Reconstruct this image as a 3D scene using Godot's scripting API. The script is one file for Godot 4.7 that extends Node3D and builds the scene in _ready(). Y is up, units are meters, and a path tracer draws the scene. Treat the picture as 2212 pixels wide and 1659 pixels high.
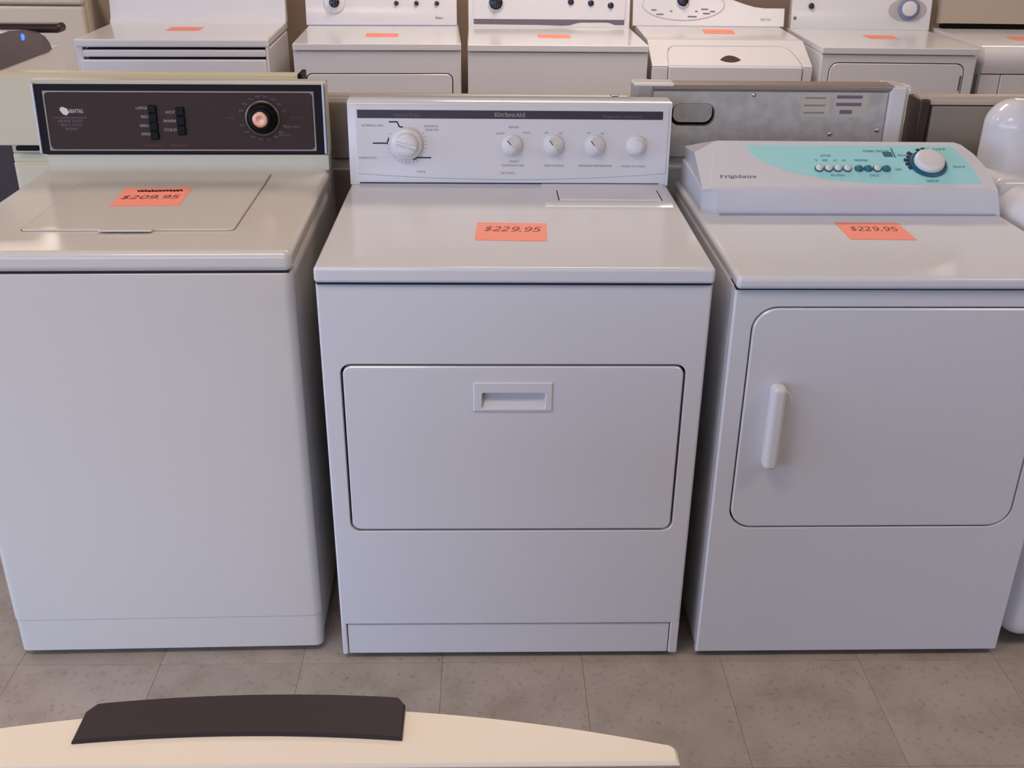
extends Node3D

const P3 = Vector3.ZERO
var M := {}
var taken := {}

# ------------------------------------------------------------------ materials
func mat(c: Color, rough := 0.5, metal := 0.0, spec := 0.5, coat := 0.0) -> StandardMaterial3D:
	var m := StandardMaterial3D.new()
	m.albedo_color = c
	m.roughness = rough
	m.metallic = metal
	m.metallic_specular = spec
	if coat > 0.0:
		m.clearcoat_enabled = true
		m.clearcoat = coat
		m.clearcoat_roughness = 0.06
	return m

func noise_tex(seed_: int, freq: float, ramp: Array, size := 512, kind := FastNoiseLite.TYPE_SIMPLEX_SMOOTH, oct := 4) -> ImageTexture:
	var n := FastNoiseLite.new()
	n.seed = seed_
	n.noise_type = kind
	n.frequency = freq
	n.fractal_octaves = oct
	var im := n.get_seamless_image(size, size, false, false, 0.15, true)
	im.convert(Image.FORMAT_RGB8)
	var g := Gradient.new()
	g.offsets = PackedFloat32Array(ramp.map(func(r): return r[0]))
	g.colors = PackedColorArray(ramp.map(func(r): return r[1]))
	for y in size:
		for x in size:
			im.set_pixel(x, y, g.sample(im.get_pixel(x, y).r))
	return ImageTexture.create_from_image(im)

# ------------------------------------------------------------------ mesh helpers
func mb() -> SurfaceTool:
	var st := SurfaceTool.new()
	st.begin(Mesh.PRIMITIVE_TRIANGLES)
	return st

func tri(st: SurfaceTool, a: Vector3, b: Vector3, c: Vector3, na: Vector3, nb: Vector3, nc: Vector3) -> void:
	var g := (b - a).cross(c - a)
	if g.length_squared() < 1e-18:
		return
	if g.dot(na + nb + nc) > 0.0:
		st.set_normal(na); st.add_vertex(a)
		st.set_normal(nc); st.add_vertex(c)
		st.set_normal(nb); st.add_vertex(b)
	else:
		st.set_normal(na); st.add_vertex(a)
		st.set_normal(nb); st.add_vertex(b)
		st.set_normal(nc); st.add_vertex(c)

func quad(st: SurfaceTool, a: Vector3, b: Vector3, c: Vector3, d: Vector3, n: Vector3) -> void:
	tri(st, a, b, c, n, n, n)
	tri(st, a, c, d, n, n, n)

func build(st: SurfaceTool, called: String, m: Material, parent: Node, xf := Transform3D.IDENTITY) -> MeshInstance3D:
	var o := MeshInstance3D.new()
	o.name = called
	o.mesh = st.commit()
	o.mesh.surface_set_material(0, m)
	o.transform = xf
	parent.add_child(o, true)
	return o

# box with rounded edges of radius r
func rbox(st: SurfaceTool, lo: Vector3, hi: Vector3, r: float, s := 3) -> void:
	var c := (lo + hi) / 2.0
	var h := (hi - lo) / 2.0
	r = minf(r, minf(h.x, minf(h.y, h.z)) * 0.999)
	var par := []
	for k in s + 1:
		par.append([-1.0, tan(-PI / 4 + PI / 4 * k / s)])
	for k in s + 1:
		par.append([1.0, tan(PI / 4 * k / s)])
	var n := par.size()
	for ax in 3:
		for sg in [-1.0, 1.0]:
			var pts := []
			var nrm := []
			for i in n:
				for j in n:
					var d := Vector3.ZERO
					d[ax] = sg
					d[(ax + 1) % 3] = par[i][1]
					d[(ax + 2) % 3] = par[j][1]
					d = d.normalized()
					var q := Vector3.ZERO
					q[ax] = sg * (h[ax] - r)
					q[(ax + 1) % 3] = par[i][0] * (h[(ax + 1) % 3] - r)
					q[(ax + 2) % 3] = par[j][0] * (h[(ax + 2) % 3] - r)
					pts.append(c + q + d * r)
					nrm.append(d)
			for i in n - 1:
				for j in n - 1:
					var a := i * n + j
					var b := a + n
					tri(st, pts[a], pts[b], pts[b + 1], nrm[a], nrm[b], nrm[b + 1])
					tri(st, pts[a], pts[b + 1], pts[a + 1], nrm[a], nrm[b + 1], nrm[a + 1])

func box_part(called: String, m: Material, parent: Node, lo: Vector3, hi: Vector3, r := 0.004, s := 2) -> MeshInstance3D:
	var st := mb()
	rbox(st, lo, hi, r, s)
	return build(st, called, m, parent)

# upright panel with rounded vertical edges and crisp top and bottom
func upright_part(called: String, m: Material, parent: Node, lo: Vector3, hi: Vector3, r: float) -> MeshInstance3D:
	var st := mb()
	plate(st, rrect(lo.x, -hi.z, hi.x, -lo.z, r, 6), lo.y, hi.y, 0.0012)
	return build(st, called, m, parent, Transform3D(Basis(Vector3.RIGHT, -PI / 2), Vector3.ZERO))

func rrect(x0: float, y0: float, x1: float, y1: float, r: float, n := 8) -> PackedVector2Array:
	var o := PackedVector2Array()
	var cs := [Vector2(x1 - r, y1 - r), Vector2(x0 + r, y1 - r), Vector2(x0 + r, y0 + r), Vector2(x1 - r, y0 + r)]
	for k in 4:
		for i in n + 1:
			var a := PI / 2 * k + PI / 2 * i / n
			o.append(cs[k] + Vector2(cos(a), sin(a)) * r)
	return o

func inset(o: PackedVector2Array, d: float) -> PackedVector2Array:
	# outline runs counter-clockwise; moves every point inwards along its mean normal
	var out := PackedVector2Array()
	var n := o.size()
	for i in n:
		var e1 := (o[i] - o[(i + n - 1) % n]).normalized()
		var e2 := (o[(i + 1) % n] - o[i]).normalized()
		var n1 := Vector2(-e1.y, e1.x)
		var n2 := Vector2(-e2.y, e2.x)
		var m := (n1 + n2)
		var l := m.length_squared()
		m = m * (2.0 / l) if l > 1e-6 else n1
		out.append(o[i] + m.limit_length(2.0) * d)
	return out

# outline (x, y) extruded from z0 to z1 with a bevelled front rim
func plate(st: SurfaceTool, o: PackedVector2Array, z0: float, z1: float, bev := 0.0) -> void:
	var inner := inset(o, bev) if bev > 0.0 else o
	var n := o.size()
	var idx := Geometry2D.triangulate_polygon(inner)
	for k in range(0, idx.size(), 3):
		tri(st, v3(inner[idx[k]], z1), v3(inner[idx[k + 1]], z1), v3(inner[idx[k + 2]], z1), Vector3.BACK, Vector3.BACK, Vector3.BACK)
	idx = Geometry2D.triangulate_polygon(o)
	for k in range(0, idx.size(), 3):
		tri(st, v3(o[idx[k]], z0), v3(o[idx[k + 1]], z0), v3(o[idx[k + 2]], z0), Vector3.FORWARD, Vector3.FORWARD, Vector3.FORWARD)
	var nr := []
	for i in n:
		var e1 := (o[i] - o[(i + n - 1) % n]).normalized()
		var e2 := (o[(i + 1) % n] - o[i]).normalized()
		nr.append([Vector3(e1.y, -e1.x, 0), Vector3(e2.y, -e2.x, 0)])
	for i in n:
		var j := (i + 1) % n
		var na: Vector3 = nr[i][1]
		var nb: Vector3 = nr[j][0]
		if nr[i][0].dot(nr[i][1]) > 0.85:
			na = (nr[i][0] + nr[i][1]).normalized()
		if nr[j][0].dot(nr[j][1]) > 0.85:
			nb = (nr[j][0] + nr[j][1]).normalized()
		var zb := z1 - bev
		tri(st, v3(o[i], z0), v3(o[j], z0), v3(o[j], zb), na, nb, nb)
		tri(st, v3(o[i], z0), v3(o[j], zb), v3(o[i], zb), na, nb, na)
		if bev > 0.0:
			var ba := (na + Vector3.BACK).normalized()
			var bb := (nb + Vector3.BACK).normalized()
			tri(st, v3(o[i], zb), v3(o[j], zb), v3(inner[j], z1), ba, bb, bb)
			tri(st, v3(o[i], zb), v3(inner[j], z1), v3(inner[i], z1), ba, bb, ba)

func v3(p: Vector2, z: float) -> Vector3:
	return Vector3(p.x, p.y, z)

# rectangular panel with a rounded opening; front at zf, back at zb
func ring(st: SurfaceTool, x0: float, y0: float, x1: float, y1: float, ix0: float, iy0: float, ix1: float, iy1: float, r: float, zf: float, zb: float, bev := 0.002, n := 8) -> void:
	var inn := rrect(ix0, iy0, ix1, iy1, r, n)
	var cor := [Vector2(x1 - bev, y1 - bev), Vector2(x0 + bev, y1 - bev), Vector2(x0 + bev, y0 + bev), Vector2(x1 - bev, y0 + bev)]
	var out := [Vector2(x1, y1), Vector2(x0, y1), Vector2(x0, y0), Vector2(x1, y0)]
	var fr := inset(inn, -0.0015)
	var B := Vector3.BACK
	for k in 4:
		for i in n:
			var a := k * (n + 1) + i
			tri(st, v3(cor[k], zf), v3(fr[a], zf), v3(fr[a + 1], zf), B, B, B)
		var e := k * (n + 1) + n
		var f := ((k + 1) % 4) * (n + 1)
		quad(st, v3(cor[k], zf), v3(fr[e], zf), v3(fr[f], zf), v3(cor[(k + 1) % 4], zf), B)
		var d: Vector2 = (out[(k + 1) % 4] - out[k]).normalized()
		var on := Vector3(d.y, -d.x, 0)
		quad(st, v3(cor[k], zf), v3(cor[(k + 1) % 4], zf), v3(out[(k + 1) % 4], zf - bev), v3(out[k], zf - bev), (on + B).normalized())
		quad(st, v3(out[k], zf - bev), v3(out[(k + 1) % 4], zf - bev), v3(out[(k + 1) % 4], zb), v3(out[k], zb), on)
		quad(st, v3(out[k], zb), v3(out[(k + 1) % 4], zb), v3(inn[f], zb), v3(inn[e], zb), -B)
		for i in n:
			var a := k * (n + 1) + i
			tri(st, v3(out[k], zb), v3(inn[a], zb), v3(inn[a + 1], zb), -B, -B, -B)
	var m := inn.size()
	for i in m:
		var j := (i + 1) % m
		var d := (inn[j] - inn[i])
		if d.length() < 1e-6:
			continue
		d = d.normalized()
		var w := Vector3(-d.y, d.x, 0)
		quad(st, v3(fr[i], zf), v3(fr[j], zf), v3(inn[j], zf - 0.0015), v3(inn[i], zf - 0.0015), (w + B).normalized())
		quad(st, v3(inn[i], zf - 0.0015), v3(inn[j], zf - 0.0015), v3(inn[j], zb), v3(inn[i], zb), w)

# side profile in (z, y), counter-clockwise seen from -x or not, extruded along x
func extrude_x(st: SurfaceTool, prof: Array, x0: float, x1: float, smooth := 0.8) -> void:
	var o := PackedVector2Array(prof)
	var n := o.size()
	var area := 0.0
	for i in n:
		area += o[i].cross(o[(i + 1) % n])
	var sg := 1.0 if area > 0 else -1.0
	var idx := Geometry2D.triangulate_polygon(o)
	for k in range(0, idx.size(), 3):
		for e in [[x0, Vector3.LEFT], [x1, Vector3.RIGHT]]:
			var t := []
			for q in 3:
				t.append(Vector3(e[0], o[idx[k + q]].y, o[idx[k + q]].x))
			tri(st, t[0], t[1], t[2], e[1], e[1], e[1])
	var nm := []
	for i in n:
		var d := (o[(i + 1) % n] - o[i]).normalized() * sg
		nm.append(Vector3(0, -d.x, d.y))
	for i in n:
		var j := (i + 1) % n
		var na: Vector3 = nm[i]
		var nb: Vector3 = nm[i]
		if nm[i].dot(nm[(i + n - 1) % n]) > smooth:
			na = (nm[i] + nm[(i + n - 1) % n]).normalized()
		if nm[i].dot(nm[j]) > smooth:
			nb = (nm[i] + nm[j]).normalized()
		var a0 := Vector3(x0, o[i].y, o[i].x)
		var a1 := Vector3(x1, o[i].y, o[i].x)
		var b0 := Vector3(x0, o[j].y, o[j].x)
		var b1 := Vector3(x1, o[j].y, o[j].x)
		tri(st, a0, a1, b1, na, na, nb)
		tri(st, a0, b1, b0, na, nb, nb)

# profile of (radius, height) turned round +z
func lathe(st: SurfaceTool, pts: Array, at := Vector3.ZERO, n := 32, smooth := 0.7) -> void:
	var nm := []
	for i in pts.size() - 1:
		var d: Vector2 = (pts[i + 1] - pts[i]).normalized()
		nm.append(Vector2(d.y, -d.x))
	for i in pts.size() - 1:
		var ca: Vector2 = nm[i]
		var cb: Vector2 = nm[i]
		if i > 0 and nm[i].dot(nm[i - 1]) > smooth:
			ca = (nm[i] + nm[i - 1]).normalized()
		if i < nm.size() - 1 and nm[i].dot(nm[i + 1]) > smooth:
			cb = (nm[i] + nm[i + 1]).normalized()
		for k in n:
			var a := TAU * k / n
			var b := TAU * (k + 1) / n
			var p: Vector2 = pts[i]
			var q: Vector2 = pts[i + 1]
			var A := Vector3(cos(a), sin(a), 0)
			var Bv := Vector3(cos(b), sin(b), 0)
			var z := Vector3.BACK
			tri(st, at + A * p.x + z * p.y, at + Bv * p.x + z * p.y, at + Bv * q.x + z * q.y, A * ca.x + z * ca.y, Bv * ca.x + z * ca.y, Bv * cb.x + z * cb.y)
			tri(st, at + A * p.x + z * p.y, at + Bv * q.x + z * q.y, at + A * q.x + z * q.y, A * ca.x + z * ca.y, Bv * cb.x + z * cb.y, A * cb.x + z * cb.y)

# polyline drawn as a flat inked stroke of width w, on the plane z
func stroke(st: SurfaceTool, pts: Array, w: float, z := 0.0, thick := 0.0003) -> void:
	for i in pts.size() - 1:
		var a: Vector2 = pts[i]
		var b: Vector2 = pts[i + 1]
		var d := (b - a).normalized() * w * 0.5
		var nn := Vector2(-d.y, d.x)
		a -= d * 0.7
		b += d * 0.7
		plate(st, PackedVector2Array([a - nn, b - nn, b + nn, a + nn]), z, z + thick)

func print_text(parent: Node, called: String, s: String, h: float, at: Vector3, xf: Transform3D, m: Material, font := "Droid Sans", width := 0.0) -> MeshInstance3D:
	var t := TextMesh.new()
	var f := SystemFont.new()
	f.font_names = PackedStringArray([font])
	t.font = f
	t.text = s
	t.font_size = 32
	t.pixel_size = h / 23.0
	t.depth = 0.0003
	t.curve_step = 4.0
	t.material = m
	var o := MeshInstance3D.new()
	o.name = called
	o.mesh = t
	parent.add_child(o, true)
	var k := 1.0
	if width > 0.0:
		k = width / maxf(t.get_aabb().size.x, 1e-4)
	o.transform = xf * Transform3D(Basis.from_scale(Vector3(k, 1, 1)), at)
	return o

# ------------------------------------------------------------------ naming
func numbered(called: String) -> String:
	var k: int = taken.get(called, 0)
	taken[called] = k + 1
	return called if k == 0 else "%s_%03d" % [called, k]

func thing(called: String, label: String, category: String, at := Vector3.ZERO, turn := 0.0, group := "") -> Node3D:
	var o := Node3D.new()
	o.name = numbered(called)
	add_child(o)
	o.position = at
	o.rotation.y = turn
	o.set_meta("label", label)
	o.set_meta("category", category)
	if group != "":
		o.set_meta("group", group)
	return o

func structure(called: String, label: String, category: String) -> Node3D:
	var o := thing(called, label, category)
	o.set_meta("kind", "structure")
	return o

# a plane facing out of a console: origin, tilted back by the angle
func face(y: float, z: float, back: float, x := 0.0) -> Transform3D:
	return Transform3D(Basis(Vector3.RIGHT, -back), Vector3(x, y, z))

# ------------------------------------------------------------------ knobs
func skirt_knob(parent: Node, called: String, xf: Transform3D, r: float, h: float, m: Material, ridge_turn: float) -> MeshInstance3D:
	var st := mb()
	lathe(st, [Vector2(r, 0), Vector2(r, h * 0.28), Vector2(r * 0.95, h * 0.36), Vector2(r * 0.9, h * 0.38)])
	var o := build(st, called, m, parent, xf)
	# the grip: both flanks rise from the rim to a ridge across the knob
	var g := mb()
	var n := 40
	var top := func(a: float) -> Vector3: return Vector3(0.0, clampf(sin(a) * r * 0.9, -r * 0.72, r * 0.72), h)
	for k in n:
		var a := TAU * k / n
		var b := TAU * (k + 1) / n
		var pa := Vector3(cos(a) * r * 0.91, sin(a) * r * 0.91, h * 0.36)
		var pb := Vector3(cos(b) * r * 0.91, sin(b) * r * 0.91, h * 0.36)
		var nn := (pb - pa).cross(top.call(a) - pa).normalized()
		tri(g, pa, pb, top.call(b), nn, nn, nn)
		tri(g, pa, top.call(b), top.call(a), nn, nn, nn)
	var gp := build(g, "grip", m, o, Transform3D(Basis(Vector3.BACK, ridge_turn), Vector3.ZERO))
	var pt := mb()
	rbox(pt, Vector3(-0.0009, r * 0.18, h - 0.0006), Vector3(0.0009, r * 0.74, h + 0.0006), 0.0004, 1)
	build(pt, "pointer_line", M.ink, gp)
	return o

func domed_knob(parent: Node, called: String, xf: Transform3D, r: float, h: float, m: Material) -> MeshInstance3D:
	var st := mb()
	var p := [Vector2(r, 0), Vector2(r, h * 0.25), Vector2(r * 0.86, h * 0.45), Vector2(r * 0.72, h * 0.5), Vector2(r * 0.70, h * 0.8), Vector2(r * 0.62, h * 0.93), Vector2(r * 0.4, h * 0.98), Vector2(0, h)]
	lathe(st, p)
	return build(st, called, m, parent, xf)

# ------------------------------------------------------------------ front row
func center_dryer() -> void:
	var hw := 0.3683
	var t := thing("clothes_dryer", "white dryer with five knobs under a dark stripe and a wide drop-down door", "dryer")
	var W: Material = M.white
	box_part("cabinet", W, t, Vector3(-hw, 0.02, -0.69), Vector3(hw, 0.884, -0.02), 0.006)
	for x in [-0.32, 0.32]:
		for z in [-0.62, -0.07]:
			box_part("foot", M.black, t, Vector3(x - 0.02, 0, z - 0.02), Vector3(x + 0.02, 0.022, z + 0.02), 0.004)
	var st := mb()
	ring(st, -hw, 0.0945, hw, 0.878, -0.3335, 0.3365, 0.3325, 0.7165, 0.021, 0.0, -0.0195, 0.004)
	rbox(st, Vector3(-hw, 0.014, -0.0195), Vector3(-0.357, 0.0975, 0.0), 0.003, 2)
	rbox(st, Vector3(0.349, 0.014, -0.0195), Vector3(hw, 0.0975, 0.0), 0.003, 2)
	build(st, "front_panel", W, t)
	box_part("kick_panel", W, t, Vector3(-0.3555, 0.014, -0.0195), Vector3(0.3475, 0.0925, -0.003), 0.003)
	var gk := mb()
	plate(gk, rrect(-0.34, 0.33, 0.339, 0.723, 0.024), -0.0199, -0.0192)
	build(gk, "door_gap_shade", M.gap_shade, t)  # dark sheet behind the door paints the shade in its gap
	box_part("seam_shade", M.gap_shade, t, Vector3(-hw + 0.002, 0.874, -0.05), Vector3(hw - 0.002, 0.888, -0.003), 0.001, 1)  # dark strip paints the shade inside the seam under the top
	# door with its recessed pull
	var d := mb()
	door_with_slot(d, rrect(-0.329, 0.341, 0.328, 0.7118, 0.018), -0.0615, 0.6235, 0.0615, 0.6565, 0.0005, -0.0182)
	var door := build(d, "door", W, t)
	var bz := mb()
	ring(bz, -0.0785, 0.6165, 0.0755, 0.679, -0.0615, 0.6235, 0.0615, 0.6565, 0.003, 0.0035, 0.0002, 0.002, 4)
	build(bz, "handle_bezel", W, door)
	var pk := mb()
	var a := Vector3(-0.0615, 0.6565, 0.001)
	var b := Vector3(0.0615, 0.6565, 0.001)
	var c := Vector3(0.056, 0.653, -0.0165)
	var e := Vector3(-0.056, 0.653, -0.0165)
	var f := Vector3(-0.0615, 0.6235, 0.001)
	var g := Vector3(0.0615, 0.6235, 0.001)
	quad(pk, a, b, c, e, Vector3.DOWN)
	quad(pk, e, c, g, f, Vector3(0, 0.45, 0.9).normalized())
	tri(pk, a, e, f, Vector3.RIGHT, Vector3.RIGHT, Vector3.RIGHT)
	tri(pk, b, c, g, Vector3.LEFT, Vector3.LEFT, Vector3.LEFT)
	build(pk, "handle_pocket", W, door)
	# top
	box_part("top_panel", W, t, Vector3(-hw - 0.001, 0.8835, -0.69), Vector3(hw + 0.001, 0.914, 0.009), 0.007, 4)
	var lr := mb()
	extrude_x(lr, [Vector2(-0.395, 0.9139), Vector2(-0.41, 0.9175), Vector2(-0.425, 0.9185), Vector2(-0.575, 0.9185), Vector2(-0.575, 0.9139)], 0.075, 0.355)
	build(lr, "lint_housing", W, t)
	var lt := mb()
	rbox(lt, Vector3(0.108, 0.915, -0.515), Vector3(0.334, 0.9215, -0.43), 0.003, 2)
	var lid := build(lt, "lint_screen_lid", W, t)
	for x in [0.1065, 0.3355]:
		box_part("side_slot", M.ink, lid, Vector3(x - 0.0012, 0.9184, -0.515), Vector3(x + 0.0012, 0.919, -0.43), 0.0002, 1)
	# console
	var cs := mb()
	extrude_x(cs, [Vector2(-0.573, 0.9145), Vector2(-0.573, 0.919), Vector2(-0.5855, 1.094), Vector2(-0.5875, 1.099), Vector2(-0.592, 1.102), Vector2(-0.66, 1.102), Vector2(-0.69, 1.09), Vector2(-0.69, 0.9145)], -hw - 0.001, hw + 0.001)
	var con := build(cs, "console", W, t)
	var F := face(0.918, -0.573, 0.0713)
	# the lower edge of the fascia is a shallow sweeping curve
	var fo := PackedVector2Array()
	for k in 25:
		var x := -0.352 + 0.716 * k / 24.0
		fo.append(Vector2(x, 0.0085 + 0.10 * pow(x, 2) + (0.02 * pow(x, 2) if x > 0.0 else 0.0)))
	fo.append(Vector2(0.364, 0.178))
	fo.append(Vector2(-0.352, 0.178))
	var fs := mb()
	plate(fs, fo, -0.001, 0.0022, 0.0022)
	build(fs, "fascia", W, con, F)
	var seam := mb()
	rbox(seam, Vector3(-0.348, -0.0012, 0.0), Vector3(0.348, 0.0022, 0.0012), 0.0004, 1)
	build(seam, "base_seam", M.navy, con, F)  # thin navy strip drawn along the seam at the console foot
	var sp := mb()
	rbox(sp, Vector3(-0.347, 0.1475, 0.0), Vector3(0.349, 0.166, 0.0031), 0.0006, 1)
	var stripe := build(sp, "stripe", M.navy_brown, con, F)
	print_text(stripe, "lettering", "KitchenAid", 0.0085, Vector3(-0.001, 0.1565, 0.0033), Transform3D.IDENTITY, M.print_pale, "Droid Serif", 0.07)
	print_text(stripe, "lettering", "Heavy Duty", 0.006, Vector3(-0.235, 0.1545, 0.0033), Transform3D.IDENTITY, M.print_dim, "Droid Sans", 0.058)
	print_text(stripe, "lettering", "Superba Selectra", 0.006, Vector3(0.255, 0.154, 0.0033), Transform3D.IDENTITY, M.print_dim, "Droid Sans", 0.088)
	# knobs
	var Fz := F * Transform3D(Basis.IDENTITY, Vector3(0, 0, 0.0022))
	var k0 := domed_knob(t, "timer_knob", Fz * Transform3D(Basis.IDENTITY, Vector3(-0.236, 0.091, 0)), 0.037, 0.030, M.white_plastic)
	var gr := mb()
	rbox(gr, Vector3(-0.025, -0.0045, 0.02), Vector3(0.025, 0.0045, 0.034), 0.004, 3)
	build(gr, "grip", M.white_plastic, k0, Transform3D(Basis(Vector3.BACK, -0.25), Vector3.ZERO))
	for q in [[0.005, 0.72], [0.1, 0.62], [0.195, 0.68]]:
		skirt_knob(t, "selector_knob", Fz * Transform3D(Basis.IDENTITY, Vector3(q[0], 0.089, 0)), 0.0235, 0.024, M.white_plastic, q[1])
	domed_knob(t, "start_knob", Fz * Transform3D(Basis.IDENTITY, Vector3(0.29, 0.089, 0)), 0.0235, 0.022, M.white_plastic)
	# printed marks
	var ink := mb()
	var z := 0.0022
	for pl_ in [[Vector2(-0.275, 0.1395), Vector2(-0.257, 0.1395), Vector2(-0.2525, 0.129), Vector2(-0.2445, 0.1275)], [Vector2(-0.313, 0.0915), Vector2(-0.281, 0.0915), Vector2(-0.2775, 0.102)], [Vector2(-0.222, 0.0545), Vector2(-0.212, 0.0595), Vector2(-0.182, 0.0592)]]:
		ink = mb()
		stroke(ink, pl_, 0.003, z)
		build(ink, "printed_line", M.ink, con, F)
	var tk := mb()
	for k in 22:
		var an := deg_to_rad(150 + 11.5 * k)
		var dv := Vector2(cos(an), sin(an))
		stroke(tk, [Vector2(-0.236, 0.091) + dv * 0.042, Vector2(-0.236, 0.091) + dv * 0.0455], 0.001, z)
	build(tk, "dial_marks", M.print_grey, con, F)
	for q in [["NORMAL DRY", -0.313, 0.131, 0.05], ["TIMED DRY", -0.327, 0.058, 0.042], ["AUTOMATIC", -0.18, 0.130, 0.034], ["MORE DRY", -0.178, 0.122, 0.03], ["FLUFF AIR", -0.205, 0.027, 0.02],
			["LOW", -0.022, 0.115, 0.02], ["MEDIUM", 0.008, 0.129, 0.022], ["HIGH", 0.038, 0.117, 0.016], ["TEMPERATURE", 0.007, 0.0425, 0.053], ["FABRIC", 0.01, 0.0515, 0.024], ["SETTING", -0.004, 0.0245, 0.032],
			["END SIGNAL", 0.103, 0.0425, 0.046], ["WRINKLE PREVENTION", 0.198, 0.0425, 0.078], ["PUSH TO START", 0.288, 0.0415, 0.055], ["ON", 0.083, 0.117, 0.007], ["OFF", 0.116, 0.116, 0.008], ["ON", 0.18, 0.117, 0.007], ["OFF", 0.212, 0.116, 0.008]]:
		print_text(con, "lettering", q[0], 0.0042, Vector3(q[1], q[2], z + 0.0002), F, M.print_grey, "Droid Sans", q[3])

# door plate with a square slot in it: bridged ring whose outer rim is any rounded rectangle
func door_with_slot(st: SurfaceTool, o: PackedVector2Array, x0: float, y0: float, x1: float, y1: float, zf: float, zb: float) -> void:
	var bev := 0.0025
	var inn := inset(o, bev)
	var n := o.size()
	var per := n / 4
	var cor := [Vector2(x1, y1), Vector2(x0, y1), Vector2(x0, y0), Vector2(x1, y0)]
	var B := Vector3.BACK
	for k in 4:
		for i in per - 1:
			tri(st, v3(cor[k], zf), v3(inn[k * per + i], zf), v3(inn[k * per + i + 1], zf), B, B, B)
			tri(st, v3(cor[k], zb), v3(o[k * per + i], zb), v3(o[k * per + i + 1], zb), -B, -B, -B)
		var e := k * per + per - 1
		var f := ((k + 1) % 4) * per
		quad(st, v3(cor[k], zf), v3(inn[e], zf), v3(inn[f], zf), v3(cor[(k + 1) % 4], zf), B)
		quad(st, v3(cor[k], zb), v3(o[e], zb), v3(o[f], zb), v3(cor[(k + 1) % 4], zb), -B)
	for i in n:
		var j := (i + 1) % n
		var d := (o[j] - o[i]).normalized()
		var w := Vector3(d.y, -d.x, 0)
		quad(st, v3(inn[i], zf), v3(inn[j], zf), v3(o[j], zf - bev), v3(o[i], zf - bev), (w + B).normalized())
		quad(st, v3(o[i], zf - bev), v3(o[j], zf - bev), v3(o[j], zb), v3(o[i], zb), w)

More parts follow.
